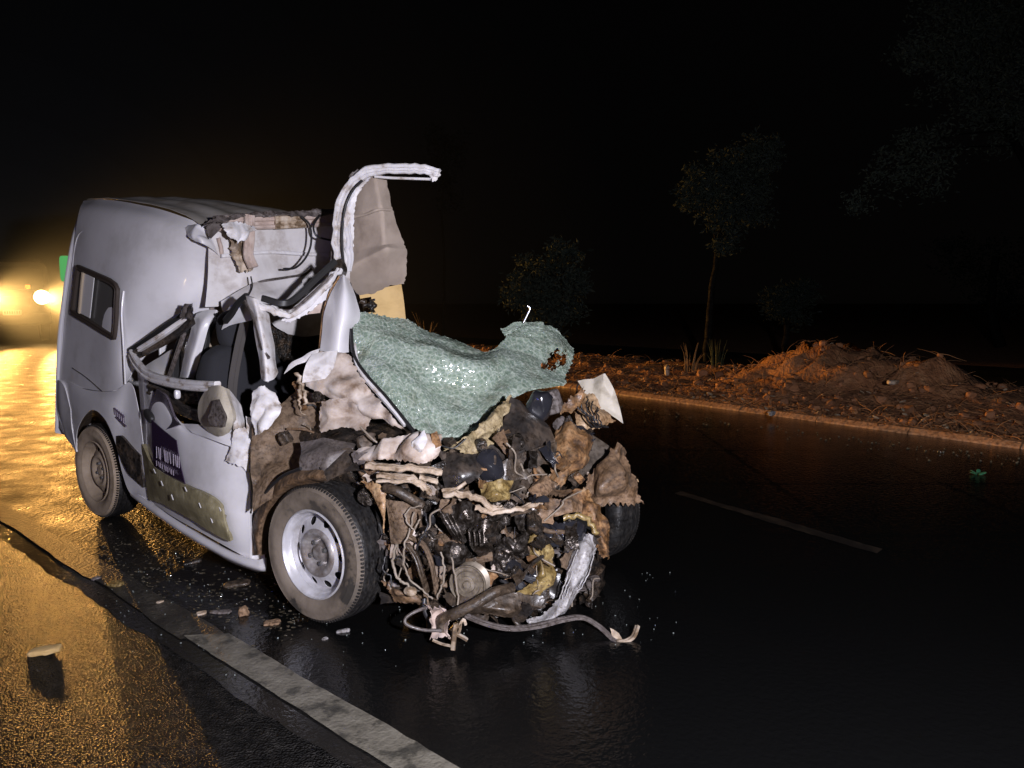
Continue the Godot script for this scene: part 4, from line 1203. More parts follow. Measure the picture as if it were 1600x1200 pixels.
	rail(van, "window_slot_rail", "z", [[234, 608, -0.02], [260, 620, -0.04], [285, 640, -0.05], [318, 652, -0.05]], 0.06, 0.03, M.plastic, {"up": Vector3(0, 0, 1)})
	rail(van, "window_slot_rail", "z", [[238, 606, -0.08], [275, 618, -0.1], [322, 622, -0.1]], 0.07, 0.02, M.grime, {"up": Vector3(0, 0, 1)})
	lump(van, "lock_knob", at([277, 616, 0.0], "z"), Vector3(0.03, 0.05, 0.03), M.paint, {"power": 3.0, "n": 5})
	# mirror mount: cream triangle with a dark foot
	var mirror := sheet(van, "mirror_mount", "z", [
		[[322, 606, 0.03], [340, 602, 0.05], [352, 606, 0.04]],
		[[310, 632, 0.04], [338, 628, 0.08], [362, 638, 0.05]],
		[[311, 658, 0.04], [338, 656, 0.09], [364, 660, 0.05]],
		[[326, 676, 0.03], [344, 682, 0.05], [358, 676, 0.04]]], M.cream_plastic, {"amp": 0.002, "n": 7, "th": 0.03})
	sheet(mirror, "mirror_foot", "z", [[[334, 626, 0.095], [340, 624, 0.095]], [[325, 652, 0.11], [351, 650, 0.1]], [[328, 665, 0.1], [348, 668, 0.095]]], M.gray, {"amp": 0.004, "n": 5, "th": 0.012})
	sheet(van, "door_front_edge", "z", [
		[[352, 606, 0.0], [366, 616, -0.04], [374, 632, -0.06]],
		[[362, 640, 0.02], [374, 650, -0.02], [382, 660, -0.06]],
		[[366, 676, 0.0], [378, 690, -0.02], [388, 706, -0.05]]], M.paint_dirty, {"amp": 0.006, "freq": 14.0, "n": 6})
	sheet(van, "door_shoulder", "z", [[[284, 662, 0.0], [330, 664, 0.01], [372, 668, -0.02]], [[300, 676, 0.03], [340, 690, 0.04], [382, 705, -0.01]]], M.paint, {"amp": 0.003, "n": 6})
	sheet(van, "torn_edge", "z", [[[366, 672, 0.02], [384, 668, -0.02], [392, 690, -0.03]], [[352, 720, 0.04], [376, 730, 0.01], [390, 742, -0.02]]], M.paint_dirty, {"amp": 0.01, "freq": 12.0, "n": 8, "jag": 0.006})
	# bent door-frame post, white
	sheet(van, "windscreen_post", "d", [
		[[385, 462, 3.62], [396, 466, 3.57], [408, 472, 3.6], [418, 482, 3.66]],
		[[394, 500, 3.58], [405, 505, 3.52], [414, 508, 3.56], [424, 515, 3.62]],
		[[402, 545, 3.54], [412, 550, 3.48], [424, 552, 3.52], [430, 558, 3.58]],
		[[408, 592, 3.5], [416, 596, 3.44], [428, 592, 3.48], [434, 582, 3.54]]], M.paint_dirty, {"amp": 0.004, "freq": 8.0, "n": 7, "th": 0.02})
	rail(van, "post_flange", "d", [[380, 465, 3.64], [398, 500, 3.56], [410, 545, 3.5], [420, 560, 3.48]], 0.012, 0.02, M.gray)
	rail(van, "torn_frame_strip", "d", [[386, 462, 3.62], [372, 474, 3.66], [362, 490, 3.7], [352, 502, 3.74]], 0.02, 0.03, M.rubber)
	sheet(van, "inner_pillar", "d", [[[352, 500, 3.85], [378, 470, 3.75]], [[346, 515, 3.85], [388, 485, 3.75]], [[352, 510, 3.84], [392, 500, 3.72]]], M.paint, {"amp": 0.004, "n": 7})
	# ripped roof rail running to the raised roof
	rail(van, "ripped_roof_rail", "d", [[405, 476, 3.6], [432, 488, 3.58], [452, 494, 3.6], [478, 474, 3.68], [512, 444, 3.76], [530, 420, 3.82]], 0.05, 0.028, M.paint_dirty, {"n": 5, "line": true, "wob": 0.012, "seed": 7.0, "radii": [1.0, 1.1, 0.8, 1.1, 0.85, 0.7]})
	rail(van, "ripped_roof_seal", "d", [[410, 466, 3.62], [442, 474, 3.6], [462, 466, 3.66], [492, 438, 3.74], [524, 408, 3.82]], 0.022, 0.03, M.rubber, {"n": 7})
	rail(van, "ripped_roof_flange", "d", [[430, 484, 3.62], [456, 486, 3.62], [484, 464, 3.7], [520, 430, 3.78]], 0.02, 0.02, M.gray, {"n": 7})
	sheet(van, "ripped_flange", "d", [[[440, 500, 3.6], [470, 482, 3.66], [515, 448, 3.76]], [[450, 506, 3.6], [480, 490, 3.66], [522, 458, 3.76]]], M.paint, {"amp": 0.008, "freq": 14.0, "n": 8, "jag": 0.01})
	sheet(van, "pink_inner_skin", "d", [[[478, 484, 3.74], [505, 466, 3.78], [530, 448, 3.82]], [[470, 492, 3.74], [505, 488, 3.78], [530, 480, 3.82]]], M.pink, {"amp": 0.003})
	# roof of the cab, torn loose and folded upward
	sheet(van, "headliner", "d", [
		[[557, 284, 4.08], [570, 272, 4.05], [584, 268, 4.0], [603, 278, 4.04]],
		[[549, 330, 4.06], [568, 326, 4.0], [594, 320, 3.95], [612, 322, 4.03]],
		[[547, 348, 4.06], [570, 342, 4.0], [598, 334, 3.955], [616, 334, 4.03]],
		[[550, 390, 4.04], [570, 386, 4.0], [600, 382, 3.93], [630, 378, 4.04]],
		[[541, 424, 4.0], [566, 408, 3.96], [604, 388, 3.9], [634, 392, 4.04]],
		[[549, 448, 4.08], [575, 440, 4.04], [606, 424, 4.0], [636, 424, 4.08]],
		[[560, 462, 4.12], [586, 458, 4.1], [610, 446, 4.06], [632, 444, 4.1]]], M.tan, {"amp": 0.004, "freq": 5.0, "n": 6, "jag": 0.006, "line": true})
	rail(van, "headliner_crease", "d", [[549, 340, 4.02], [572, 335, 3.97], [590, 328, 3.935], [610, 328, 4.0]], 0.012, 0.012, M.tan, {"n": 4})
	sheet(van, "raised_roof_skin", "d", [
		[[553, 288, 4.12], [585, 272, 4.1], [594, 280, 4.12]],
		[[538, 360, 4.12], [590, 360, 4.1], [612, 376, 4.12]],
		[[540, 420, 4.14], [590, 430, 4.14], [622, 440, 4.16]]], M.paint, {"amp": 0.004})
	sheet(van, "folded_roof_edge", "d", [
		[[560, 276, 4.02], [572, 272, 4.0], [584, 272, 3.98]],
		[[540, 304, 4.03], [549, 304, 3.99], [560, 304, 4.0]],
		[[527, 345, 4.03], [538, 345, 3.98], [553, 342, 4.01]],
		[[522, 385, 4.01], [536, 386, 3.97], [552, 384, 4.0]],
		[[524, 420, 3.98], [536, 424, 3.95], [547, 424, 3.98]],
		[[530, 438, 3.94], [538, 442, 3.92], [548, 440, 3.95]]], M.paint_dirty, {"amp": 0.014, "freq": 7.0, "n": 9, "jag": 0.005})
	var frame := rail(van, "raised_roof_rail", "d", [[536, 432, 3.96], [531, 408, 3.98], [527, 380, 4.0], [527, 352, 4.02], [532, 322, 4.03], [543, 296, 4.03], [557, 279, 4.0], [574, 268, 3.98], [600, 264, 3.95], [635, 264, 3.9], [665, 265, 3.86], [686, 270, 3.84]], 0.05, 0.03, M.paint_dirty, {"up": Vector3(0.5, 0.0, 0.85), "n": 4, "line": true, "wob": 0.008, "seed": 2.0, "radii": [0.7, 0.9, 1.1, 0.9, 1.15, 1.0, 0.85, 1.1, 0.95, 1.0, 0.9, 0.8]})
	rail(frame, "rail_flange", "d", [[546, 424, 3.95], [548, 395, 3.96], [543, 365, 3.98], [541, 340, 4.0], [545, 312, 4.0], [556, 290, 3.99]], 0.036, 0.012, M.paint, {"up": Vector3(0.5, 0.0, 0.85), "n": 5, "line": true, "wob": 0.012, "seed": 5.0, "radii": [0.6, 1.1, 0.8, 1.2, 0.8, 0.5]})
	rail(frame, "rail_flange", "d", [[586, 276, 3.96], [610, 278, 3.93], [640, 279, 3.88], [672, 280, 3.85]], 0.016, 0.012, M.paint_dirty, {"up": Vector3(0, 1, 0)})
	tube(frame, "rail_seal", "d", [[538, 420, 3.93], [534, 380, 3.96], [536, 345, 3.98], [541, 318, 3.99], [552, 296, 3.98], [566, 282, 3.96]], 0.007, M.rubber)
	sheet(frame, "torn_end", "d", [[[676, 262, 3.85], [689, 264, 3.84]], [[672, 280, 3.86], [682, 282, 3.84]]], M.paint_dirty, {"amp": 0.012, "freq": 18.0, "jag": 0.012, "n": 7})
	sheet(frame, "outer_roof_edge", "d", [
		[[562, 264, 4.05], [548, 272, 4.05], [540, 290, 4.06]],
		[[530, 318, 4.08], [526, 345, 4.08], [524, 372, 4.06]],
		[[520, 400, 4.05], [518, 420, 4.04], [522, 434, 4.02]]], M.gray, {"amp": 0.012, "freq": 9.0, "jag": 0.01})
	sheet(van, "yellow_board", "d", [  # tan panel; its yellow is headlamp light put into the colour
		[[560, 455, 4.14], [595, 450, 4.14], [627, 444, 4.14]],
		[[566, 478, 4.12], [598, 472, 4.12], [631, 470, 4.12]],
		[[574, 500, 4.1], [602, 500, 4.1], [634, 500, 4.1]]], M.lit_tan_yellow, {"amp": 0.002, "th": 0.004, "hole": [[0.25, 1.0, 0.35, 0.5]]})
	tube(van, "torn_padding", "d", [[566, 470, 4.06], [576, 478, 4.05], [584, 474, 4.05], [580, 486, 4.05]], 0.016, M.grime, {"wob": 0.02})
	sheet(van, "black_hinge_plate", "d", [[[520, 412, 3.86], [536, 402, 3.9]], [[524, 424, 3.84], [542, 420, 3.88]], [[518, 436, 3.82], [538, 438, 3.86]]], M.grime, {"amp": 0.008, "freq": 14.0})
	sheet(van, "pillar_panel", "d", [
		[[530, 434, 3.72], [537, 429, 3.68], [546, 438, 3.72]],
		[[516, 460, 3.70], [538, 456, 3.62], [556, 466, 3.70]],
		[[507, 490, 3.68], [536, 490, 3.58], [563, 494, 3.70]],
		[[503, 520, 3.66], [530, 520, 3.56], [553, 520, 3.66]],
		[[500, 548, 3.62], [526, 552, 3.54], [548, 550, 3.62]]], M.paint, {"amp": 0.002, "n": 8, "th": 0.006})
	rail(van, "pillar_panel_edge", "d", [[531, 432, 3.74], [514, 462, 3.73], [505, 495, 3.71], [500, 545, 3.66]], 0.014, 0.014, M.rust)

# ---------- the crushed front ----------
func make_front() -> void:
	var glass := sheet(van, "crazed_windscreen", "d", [
		[[560, 486, 3.74], [600, 489, 3.78], [645, 502, 3.84], [695, 524, 3.9], [757, 548, 3.9], [800, 520, 4.02], [835, 505, 4.14], [872, 514, 4.2], [898, 544, 4.18]],
		[[551, 520, 3.62], [600, 528, 3.62], [645, 538, 3.66], [695, 555, 3.60], [757, 572, 3.66], [805, 553, 3.88], [840, 540, 4.0], [870, 545, 4.06], [893, 566, 4.06]],
		[[555, 568, 3.52], [600, 574, 3.47], [645, 582, 3.5], [695, 604, 3.56], [752, 612, 3.60], [800, 586, 3.72], [835, 574, 3.84], [862, 574, 3.9], [886, 584, 3.92]],
		[[592, 612, 3.42], [625, 622, 3.36], [655, 634, 3.37], [695, 645, 3.4], [742, 640, 3.44], [786, 612, 3.56], [825, 598, 3.68], [858, 596, 3.74], [884, 596, 3.78]],
		[[642, 667, 3.3], [658, 676, 3.26], [675, 684, 3.25], [694, 690, 3.26], [738, 678, 3.3], [770, 645, 3.42], [800, 622, 3.54], [842, 608, 3.62], [880, 604, 3.7]]], M.glass, {"amp": 0.016, "freq": 4.0, "n": 22, "th": 0.006, "seed": 12, "jag": 0.012, "jit": 0.0026, "flat": true, "hole": [[7.0, 1.6, 0.35, 0.5], [6.6, 1.9, 0.3, 0.2], [7.5, 1.3, 0.25, 0.4]]})
	sheet(glass, "folded_corner", "d", [
		[[782, 512, 4.1], [812, 503, 4.14], [848, 506, 4.16]],
		[[786, 518, 4.06], [818, 514, 4.08], [856, 520, 4.1]],
		[[790, 528, 4.04], [822, 522, 4.04], [862, 530, 4.06]]], M.glass, {"amp": 0.012, "freq": 9.0, "n": 10, "jit": 0.004, "flat": true})
	tube(van, "wiper_arm", "d", [[818, 504, 4.1], [824, 492, 4.1], [828, 482, 4.1], [824, 478, 4.1]], 0.006, M.chrome)
	rail(van, "screen_trim", "d", [[552, 535, 3.60], [556, 562, 3.52], [566, 584, 3.46], [590, 612, 3.38], [618, 644, 3.3], [634, 664, 3.26]], 0.022, 0.02, M.paint_dirty, {"n": 6})
	rail(van, "screen_seal", "d", [[549, 515, 3.62], [553, 555, 3.53], [572, 586, 3.45], [604, 622, 3.35], [646, 674, 3.23]], 0.014, 0.02, M.rubber, {"n": 6})
	# cowl and wing remains under the pillar
	sheet(van, "cowl_panel", "d", [
		[[480, 566, 3.56], [505, 550, 3.52], [548, 556, 3.52]],
		[[474, 586, 3.5], [512, 580, 3.46], [560, 582, 3.46]],
		[[476, 602, 3.46], [520, 602, 3.4], [582, 612, 3.38]],
		[[510, 618, 3.42], [560, 634, 3.34], [612, 650, 3.28]],
		[[545, 632, 3.4], [592, 655, 3.3], [634, 672, 3.22]]], M.cream_soiled, {"amp": 0.022, "freq": 8.0, "n": 9, "jag": 0.01})
	sheet(van, "cowl_flap", "d", [[[488, 552, 3.46], [528, 548, 3.44]], [[476, 580, 3.42], [520, 576, 3.4]], [[472, 598, 3.4], [508, 592, 3.4]]], M.paint_dirty, {"amp": 0.008, "freq": 9.0})
	sheet(van, "twisted_strip", "d", [[[500, 545, 3.5], [480, 552, 3.48], [452, 572, 3.46]], [[496, 555, 3.48], [478, 564, 3.46], [444, 584, 3.44]]], M.paint_dirty, {"amp": 0.008, "freq": 12.0})
	tube(van, "hanging_shred", "d", [[466, 582, 3.44], [470, 604, 3.42], [466, 625, 3.4], [474, 650, 3.38]], 0.011, M.cream, {"wob": 0.015, "radii": [1.0, 1.1, 0.6, 0.3]})
	tube(van, "hanging_shred", "d", [[470, 596, 3.42], [476, 615, 3.4], [476, 632, 3.4]], 0.008, M.cream, {"wob": 0.012})
	sheet(van, "bonnet_hinge_sheet", "d", [[[500, 628, 3.4], [540, 622, 3.36], [575, 645, 3.3]], [[494, 650, 3.4], [530, 650, 3.36], [572, 668, 3.3]], [[505, 678, 3.36], [540, 668, 3.34], [560, 674, 3.3]]], M.cream_soiled, {"amp": 0.03, "freq": 7.0, "n": 8, "jag": 0.006})
	# muddy inner wing behind the wheel
	sheet(van, "inner_wing", "d", [
		[[395, 668, 3.5], [430, 640, 3.55], [470, 610, 3.6], [515, 628, 3.5]],
		[[392, 700, 3.42], [432, 690, 3.46], [478, 672, 3.5], [525, 672, 3.42]],
		[[392, 745, 3.36], [430, 738, 3.36], [480, 725, 3.4], [535, 712, 3.35]],
		[[396, 800, 3.3], [425, 780, 3.3], [478, 760, 3.34], [545, 745, 3.3]]], M.mud, {"amp": 0.025, "freq": 6.0, "n": 9, "seed": 15})
	sheet(van, "torn_sidewall", "d", [[[394, 610, 3.5], [412, 602, 3.48], [428, 612, 3.5]], [[392, 640, 3.46], [412, 640, 3.42], [440, 636, 3.46]], [[396, 680, 3.42], [410, 676, 3.4], [430, 655, 3.44]]], M.paint_dirty, {"amp": 0.022, "freq": 8.0, "n": 8, "jag": 0.004})
	sheet(van, "hinge_post", "z", [[[384, 650, -0.06], [394, 655, -0.08], [400, 668, -0.1]], [[389, 740, -0.05], [396, 745, -0.07], [408, 750, -0.1]], [[391, 872, -0.04], [400, 876, -0.06], [414, 872, -0.08]]], M.paint_dirty, {"amp": 0.008, "freq": 9.0, "n": 8})
	sheet(van, "wheel_arch_liner", "z", [
		[[394, 868, -0.04], [392, 830, -0.03], [404, 790, -0.02], [430, 755, -0.01], [464, 738, -0.01], [505, 735, -0.02]],
		[[402, 868, -0.01], [402, 832, 0.0], [415, 796, 0.0], [440, 764, 0.01], [470, 748, 0.01], [508, 746, 0.0]],
		[[418, 866, -0.06], [417, 836, -0.06], [428, 802, -0.06], [452, 772, -0.06], [478, 758, -0.06], [512, 752, -0.06]]], M.rust_mud, {"amp": 0.006, "freq": 6.0, "n": 8, "th": 0.006})
	rail(van, "arch_edge", "z", [[398, 800, 0.01], [415, 770, 0.015], [440, 745, 0.015], [470, 732, 0.01]], 0.012, 0.012, M.wire)
	sheet(van, "dusty_box", "d", [
		[[468, 690, 3.30], [505, 682, 3.24], [556, 692, 3.2]],
		[[470, 712, 3.2], [512, 712, 3.12], [552, 700, 3.14]],
		[[474, 742, 3.16], [506, 748, 3.1], [545, 730, 3.12]]], M.gray, {"amp": 0.012, "freq": 7.0, "n": 6, "line": true})
	sheet(van, "dusty_box", "d", [[[500, 732, 3.12], [545, 700, 3.14], [592, 742, 3.06]], [[508, 755, 3.08], [556, 735, 3.06], [596, 760, 3.04]]], M.plastic, {"amp": 0.012, "freq": 7.0, "n": 6})
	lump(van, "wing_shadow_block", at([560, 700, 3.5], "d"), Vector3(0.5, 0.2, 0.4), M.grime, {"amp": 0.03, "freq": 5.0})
	# crumpled radiator support
	var support := sheet(van, "radiator_support", "d", [
		[[556, 706, 3.12], [590, 692, 3.08], [625, 682, 3.05], [650, 674, 3.03], [686, 678, 3.04]],
		[[560, 716, 3.06], [592, 708, 3.02], [628, 702, 2.97], [655, 698, 2.94], [690, 692, 2.97]],
		[[566, 722, 3.05], [598, 718, 3.0], [630, 720, 2.95], [660, 724, 2.93], [680, 712, 2.96]]], M.cream_soiled, {"amp": 0.022, "freq": 9.0, "n": 9, "jag": 0.007})
	sheet(support, "folded_tab", "d", [[[650, 680, 2.95], [662, 672, 2.93]], [[640, 700, 2.93], [664, 692, 2.91]], [[648, 708, 2.92], [660, 706, 2.91]]], M.paint_dirty, {"amp": 0.012, "freq": 12.0})
	sheet(support, "folded_tab", "d", [[[672, 678, 2.95], [682, 674, 2.94]], [[676, 702, 2.93], [690, 696, 2.93]]], M.rust, {"amp": 0.006})
	for q in [[[[574, 728, 2.98], [612, 730, 2.96], [650, 732, 2.95], [690, 738, 2.97]], 0.022], [[[590, 742, 2.95], [630, 744, 2.93], [655, 752, 2.93], [672, 770, 2.94]], 0.018], [[[590, 752, 2.95], [640, 752, 2.92], [664, 764, 2.92]], 0.012], [[[655, 745, 2.93], [684, 752, 2.94]], 0.016]]:
		rail(van, "bent_crossbar", "d", q[0], q[1] * 2.0, q[1], M.cream, {"wob": 0.008, "seed": q[1] * 100.0, "n": 6})
	tube(van, "radiator_hose", "d", [[602, 762, 2.95], [618, 766, 2.92], [640, 778, 2.92], [660, 790, 2.94]], 0.02, M.grime_brown, {"n": 6})
	# glass and padding torn along the windscreen foot
	sheet(van, "yellowed_padding", "d", [
		[[802, 614, 3.40], [772, 640, 3.28], [735, 678, 3.14], [694, 704, 3.04]],
		[[798, 630, 3.34], [776, 662, 3.22], [745, 695, 3.10], [712, 706, 3.04]],
		[[794, 644, 3.32], [778, 676, 3.20], [756, 706, 3.10], [730, 710, 3.06]]], M.padding, {"amp": 0.018, "freq": 14.0, "n": 9, "jag": 0.02})
	# black airbox and dash pieces
	sheet(van, "airbox", "d", [
		[[798, 620, 3.36], [815, 625, 3.36], [845, 652, 3.38]],
		[[785, 660, 3.28], [820, 660, 3.26], [858, 668, 3.34]],
		[[765, 690, 3.2], [815, 700, 3.18], [866, 690, 3.3]],
		[[745, 725, 3.14], [795, 728, 3.12], [850, 700, 3.26]]], M.plastic, {"amp": 0.016, "freq": 4.0, "n": 7, "line": true, "seed": 18})
	sheet(van, "airbox_lid", "d", [[[690, 708, 3.1], [735, 705, 3.08], [770, 716, 3.08]], [[690, 735, 3.02], [728, 735, 3.0], [752, 740, 3.02]], [[694, 762, 3.0], [715, 762, 2.98], [735, 755, 3.0]]], M.plastic, {"amp": 0.012, "freq": 5.0, "n": 7})
	rail(van, "airbox_rim", "d", [[692, 766, 2.97], [712, 764, 2.95], [728, 754, 2.96]], 0.02, 0.014, M.cream)
	lump(van, "glossy_cover", at([842, 635, 3.4], "d"), Vector3(0.11, 0.15, 0.09), M.gloss, {"power": 2.6, "amp": 0.012, "turn": Vector3(0.2, 0.5, -0.4)})
	lump(van, "glossy_cover", at([765, 728, 3.08], "d"), Vector3(0.10, 0.14, 0.1), M.gloss, {"power": 2.6, "amp": 0.012, "turn": Vector3(0.2, 0.2, 0.4)})
	sheet(van, "bonnet_scrap", "d", [[[745, 745, 3.06], [800, 715, 3.12], [870, 690, 3.24]], [[760, 765, 3.04], [810, 748, 3.08], [868, 712, 3.2]]], M.grime_brown, {"amp": 0.022, "freq": 6.0, "n": 8})
	lump(van, "fuse_box", at([864, 628, 3.5], "d"), Vector3(0.07, 0.11, 0.07), M.gray, {"power": 7.0, "turn": Vector3(0.1, 0.3, 0.3)})
	sheet(van, "dash_scrap", "d", [[[868, 640, 3.5], [890, 622, 3.5], [912, 604, 3.55]], [[876, 648, 3.46], [898, 640, 3.46], [915, 622, 3.5]]], M.rust, {"amp": 0.02, "freq": 12.0, "n": 7, "jag": 0.012})
	# far wing: cream tail, inside coloured orange for the truck's warm light
	sheet(van, "far_wing", "d", [
		[[902, 594, 3.9], [930, 588, 3.88], [946, 584, 3.86]],
		[[912, 612, 3.86], [938, 604, 3.84], [958, 606, 3.82]],
		[[918, 630, 3.84], [944, 628, 3.82], [966, 630, 3.8]],
		[[930, 650, 3.82], [952, 648, 3.8], [974, 662, 3.78]]], M.cream_plastic, {"amp": 0.022, "freq": 7.0, "n": 9, "th": 0.005})
	sheet(van, "far_wing_inside", "d", [
		[[906, 612, 3.86], [926, 614, 3.84], [946, 636, 3.80]],
		[[900, 645, 3.76], [922, 640, 3.72], [954, 655, 3.76]],
		[[905, 672, 3.72], [930, 670, 3.70], [962, 658, 3.76]]], M.rust_lit_pale, {"amp": 0.022, "freq": 9.0, "n": 8, "jag": 0.01})
	for k in 5:
		tube(van, "torn_wire", "d", [[905 + k * 7, 600 + k * 9, 3.7], [898 + k * 9, 622 + k * 7, 3.64], [910 + k * 8, 645 + k * 5, 3.62], [926 + k * 6, 668, 3.66]], 0.004, M.wire, {"wob": 0.012, "seed": k + 1.0})
	# strut tower and wing of the far side
	sheet(van, "strut_tower", "d", [
		[[868, 675, 3.52], [882, 656, 3.5], [900, 672, 3.5], [922, 680, 3.56]],
		[[868, 700, 3.44], [890, 695, 3.4], [912, 696, 3.42], [925, 705, 3.5]],
		[[864, 728, 3.4], [885, 735, 3.36], [908, 728, 3.4], [920, 725, 3.48]],
		[[848, 752, 3.36], [880, 758, 3.32], [895, 745, 3.4], [905, 735, 3.46]]], M.rust, {"amp": 0.035, "freq": 8.0, "n": 10, "jag": 0.015, "hole": [[2.2, 2.3, 0.25, 0.25]]})
	rail(van, "brake_pipe", "d", [[888, 650, 3.52], [898, 668, 3.5], [910, 678, 3.5], [925, 672, 3.54]], 0.02, 0.012, M.grime, {"n": 5})
	sheet(van, "far_arch", "d", [
		[[925, 680, 3.68], [955, 700, 3.66], [972, 715, 3.66]],
		[[900, 730, 3.52], [928, 730, 3.56], [960, 722, 3.62]],
		[[895, 750, 3.5], [915, 745, 3.54], [935, 742, 3.6]]], M.gray_brown, {"amp": 0.008, "freq": 5.0, "n": 7})
	sheet(van, "far_fender", "d", [
		[[918, 748, 3.46], [938, 718, 3.46], [958, 698, 3.5], [974, 704, 3.54]],
		[[914, 776, 3.40], [945, 758, 3.36], [972, 742, 3.40], [992, 748, 3.48]],
		[[922, 796, 3.40], [955, 790, 3.38], [984, 790, 3.42], [1002, 788, 3.48]]], M.rust_mud, {"amp": 0.03, "freq": 9.0, "n": 9, "jag": 0.02})
	sheet(van, "far_fender_shred", "d", [[[984, 744, 3.56], [996, 748, 3.56]], [[988, 752, 3.55], [1000, 754, 3.56]]], M.rust_lit_pale, {"amp": 0.008, "freq": 20.0, "jag": 0.01})
	# slotted bracket and the flange sweeping down from it
	sheet(van, "slotted_bracket", "d", [
		[[838, 772, 3.22], [862, 764, 3.2], [890, 764, 3.2], [905, 768, 3.24]],
		[[850, 782, 3.14], [868, 780, 3.12], [892, 782, 3.12], [912, 790, 3.18]],
		[[852, 808, 3.14], [872, 806, 3.12], [895, 800, 3.12], [912, 800, 3.16]]], M.rust_mud, {"amp": 0.008, "freq": 8.0, "n": 8, "th": 0.006, "line": true, "hole": [[1.2, 0.75, 0.55, 0.22]]})
	sheet(van, "swept_flange", "d", [
		[[888, 766, 3.22], [905, 764, 3.2], [922, 772, 3.24]],
		[[910, 800, 3.16], [925, 795, 3.14], [942, 805, 3.2]],
		[[925, 830, 3.14], [938, 825, 3.12], [950, 838, 3.18]],
		[[932, 856, 3.14], [944, 852, 3.12], [956, 862, 3.18]],
		[[943, 874, 3.14], [950, 868, 3.14], [958, 876, 3.18]]], M.rust, {"amp": 0.022, "freq": 9.0, "n": 8, "jag": 0.014})
	tube(van, "swept_edge", "d", [[880, 808, 3.1], [905, 806, 3.1], [922, 818, 3.1], [932, 836, 3.1]], 0.012, M.ochre, {"wob": 0.012})
	# bent yellowed sheet and torn bumper skin
	sheet(van, "yellow_sheet", "d", [
		[[820, 832, 3.1], [836, 830, 3.08], [852, 842, 3.12]],
		[[826, 862, 3.06], [842, 860, 3.02], [862, 866, 3.1]],
		[[836, 890, 3.04], [850, 892, 3.0], [864, 895, 3.08]],
		[[822, 915, 3.04], [842, 920, 3.0], [856, 915, 3.06]],
		[[800, 930, 3.06], [830, 942, 3.02], [848, 938, 3.06]]], M.ochre, {"amp": 0.03, "freq": 10.0, "n": 9, "jag": 0.006})
	sheet(van, "bumper_skin", "d", [
		[[910, 836, 3.16], [922, 832, 3.14], [934, 842, 3.2]],
		[[896, 870, 3.1], [912, 868, 3.06], [930, 872, 3.14]],
		[[882, 905, 3.06], [900, 908, 3.02], [920, 900, 3.1]],
		[[872, 935, 3.04], [888, 940, 3.0], [902, 932, 3.06]],
		[[846, 958, 3.04], [862, 966, 3.0], [876, 958, 3.04]],
		[[822, 968, 3.05], [826, 976, 3.02], [842, 972, 3.04]]], M.fibre, {"amp": 0.012, "freq": 9.0, "n": 10, "th": 0.006, "jag": 0.008})
	for k in 7:
		var u := k / 6.0
		tube(van, "skin_ridge", "d", [[912 + u * 18, 838 + u * 6, 3.13 + u * 0.04], [898 + u * 28, 872 + u * 2, 3.055 + u * 0.06], [884 + u * 32, 907 - u * 4, 3.015 + u * 0.06], [874 + u * 24, 936 - u * 4, 3.0 + u * 0.05]], 0.003, M.fibre, {"wob": 0.006, "seed": k + 2.0, "sides": 5})
	sheet(van, "bumper_inner", "d", [[[868, 842, 3.2], [890, 840, 3.2], [908, 846, 3.22]], [[868, 890, 3.14], [882, 890, 3.14], [894, 880, 3.16]], [[850, 930, 3.1], [866, 935, 3.1], [880, 915, 3.12]]], M.plastic, {"amp": 0.025, "freq": 9.0, "n": 8, "jag": 0.015})
	sheet(van, "black_bag", "d", [[[840, 816, 3.14], [870, 812, 3.12], [905, 815, 3.16]], [[850, 838, 3.1], [880, 832, 3.08], [918, 838, 3.14]], [[860, 856, 3.12], [884, 852, 3.1], [905, 850, 3.14]]], M.gloss, {"amp": 0.035, "freq": 12.0, "n": 10, "jag": 0.012})
	# engine: block, gearbox, pulleys
	lump(van, "engine_block", at([745, 850, 3.35], "d"), Vector3(0.42, 0.46, 0.62), M.grime, {"amp": 0.05, "freq": 6.0, "n": 16, "seed": 3})
	lump(van, "gearbox", at([850, 890, 3.45], "d"), Vector3(0.40, 0.34, 0.5), M.grime, {"amp": 0.05, "freq": 6.0, "n": 14, "seed": 9})
	lump(van, "engine_rear", at([760, 770, 3.65], "d"), Vector3(0.5, 0.4, 1.0), M.grime, {"amp": 0.05, "freq": 5.0, "n": 12, "seed": 6})
	lump(van, "firewall", at([640, 740, 3.6], "d"), Vector3(0.3, 0.5, 0.9), M.grime, {"amp": 0.04, "freq": 5.0, "n": 10, "seed": 7})
	sheet(van, "cast_cover", "d", [[[700, 790, 2.98], [728, 782, 2.96], [752, 796, 3.0]], [[704, 815, 2.95], [730, 808, 2.92], [750, 815, 2.98]], [[715, 835, 2.96], [735, 835, 2.94], [748, 832, 2.98]]], M.alloy, {"amp": 0.012, "freq": 9.0, "n": 8, "th": 0.02})
	for k in 3:
		rail(van, "cast_rib", "d", [[688 + k * 9, 800 + k * 3, 2.95], [700 + k * 8, 820 + k * 3, 2.93], [712 + k * 7, 842 + k * 2, 2.95]], 0.014, 0.02, M.alloy, {"n": 3, "wob": 0.004, "seed": k + 3.0})
	sheet(van, "alternator_fins", "d", [[[735, 822, 2.99], [760, 812, 2.97], [784, 822, 3.02]], [[735, 850, 2.96], [760, 848, 2.94], [784, 852, 3.0]]], M.alloy, {"amp": 0.006, "n": 6, "th": 0.03})
	for k in 3:
		lump(van, "cooling_fin", at([736 + k * 8, 838 + k * 0.6, 2.93], "d"), Vector3(0.008, 0.07, 0.04), M.alloy, {"power": 7.0, "n": 3, "turn": Vector3(0, 0.4, 0.1)})
	var ax := Vector3(0.42, 0.05, 0.9)
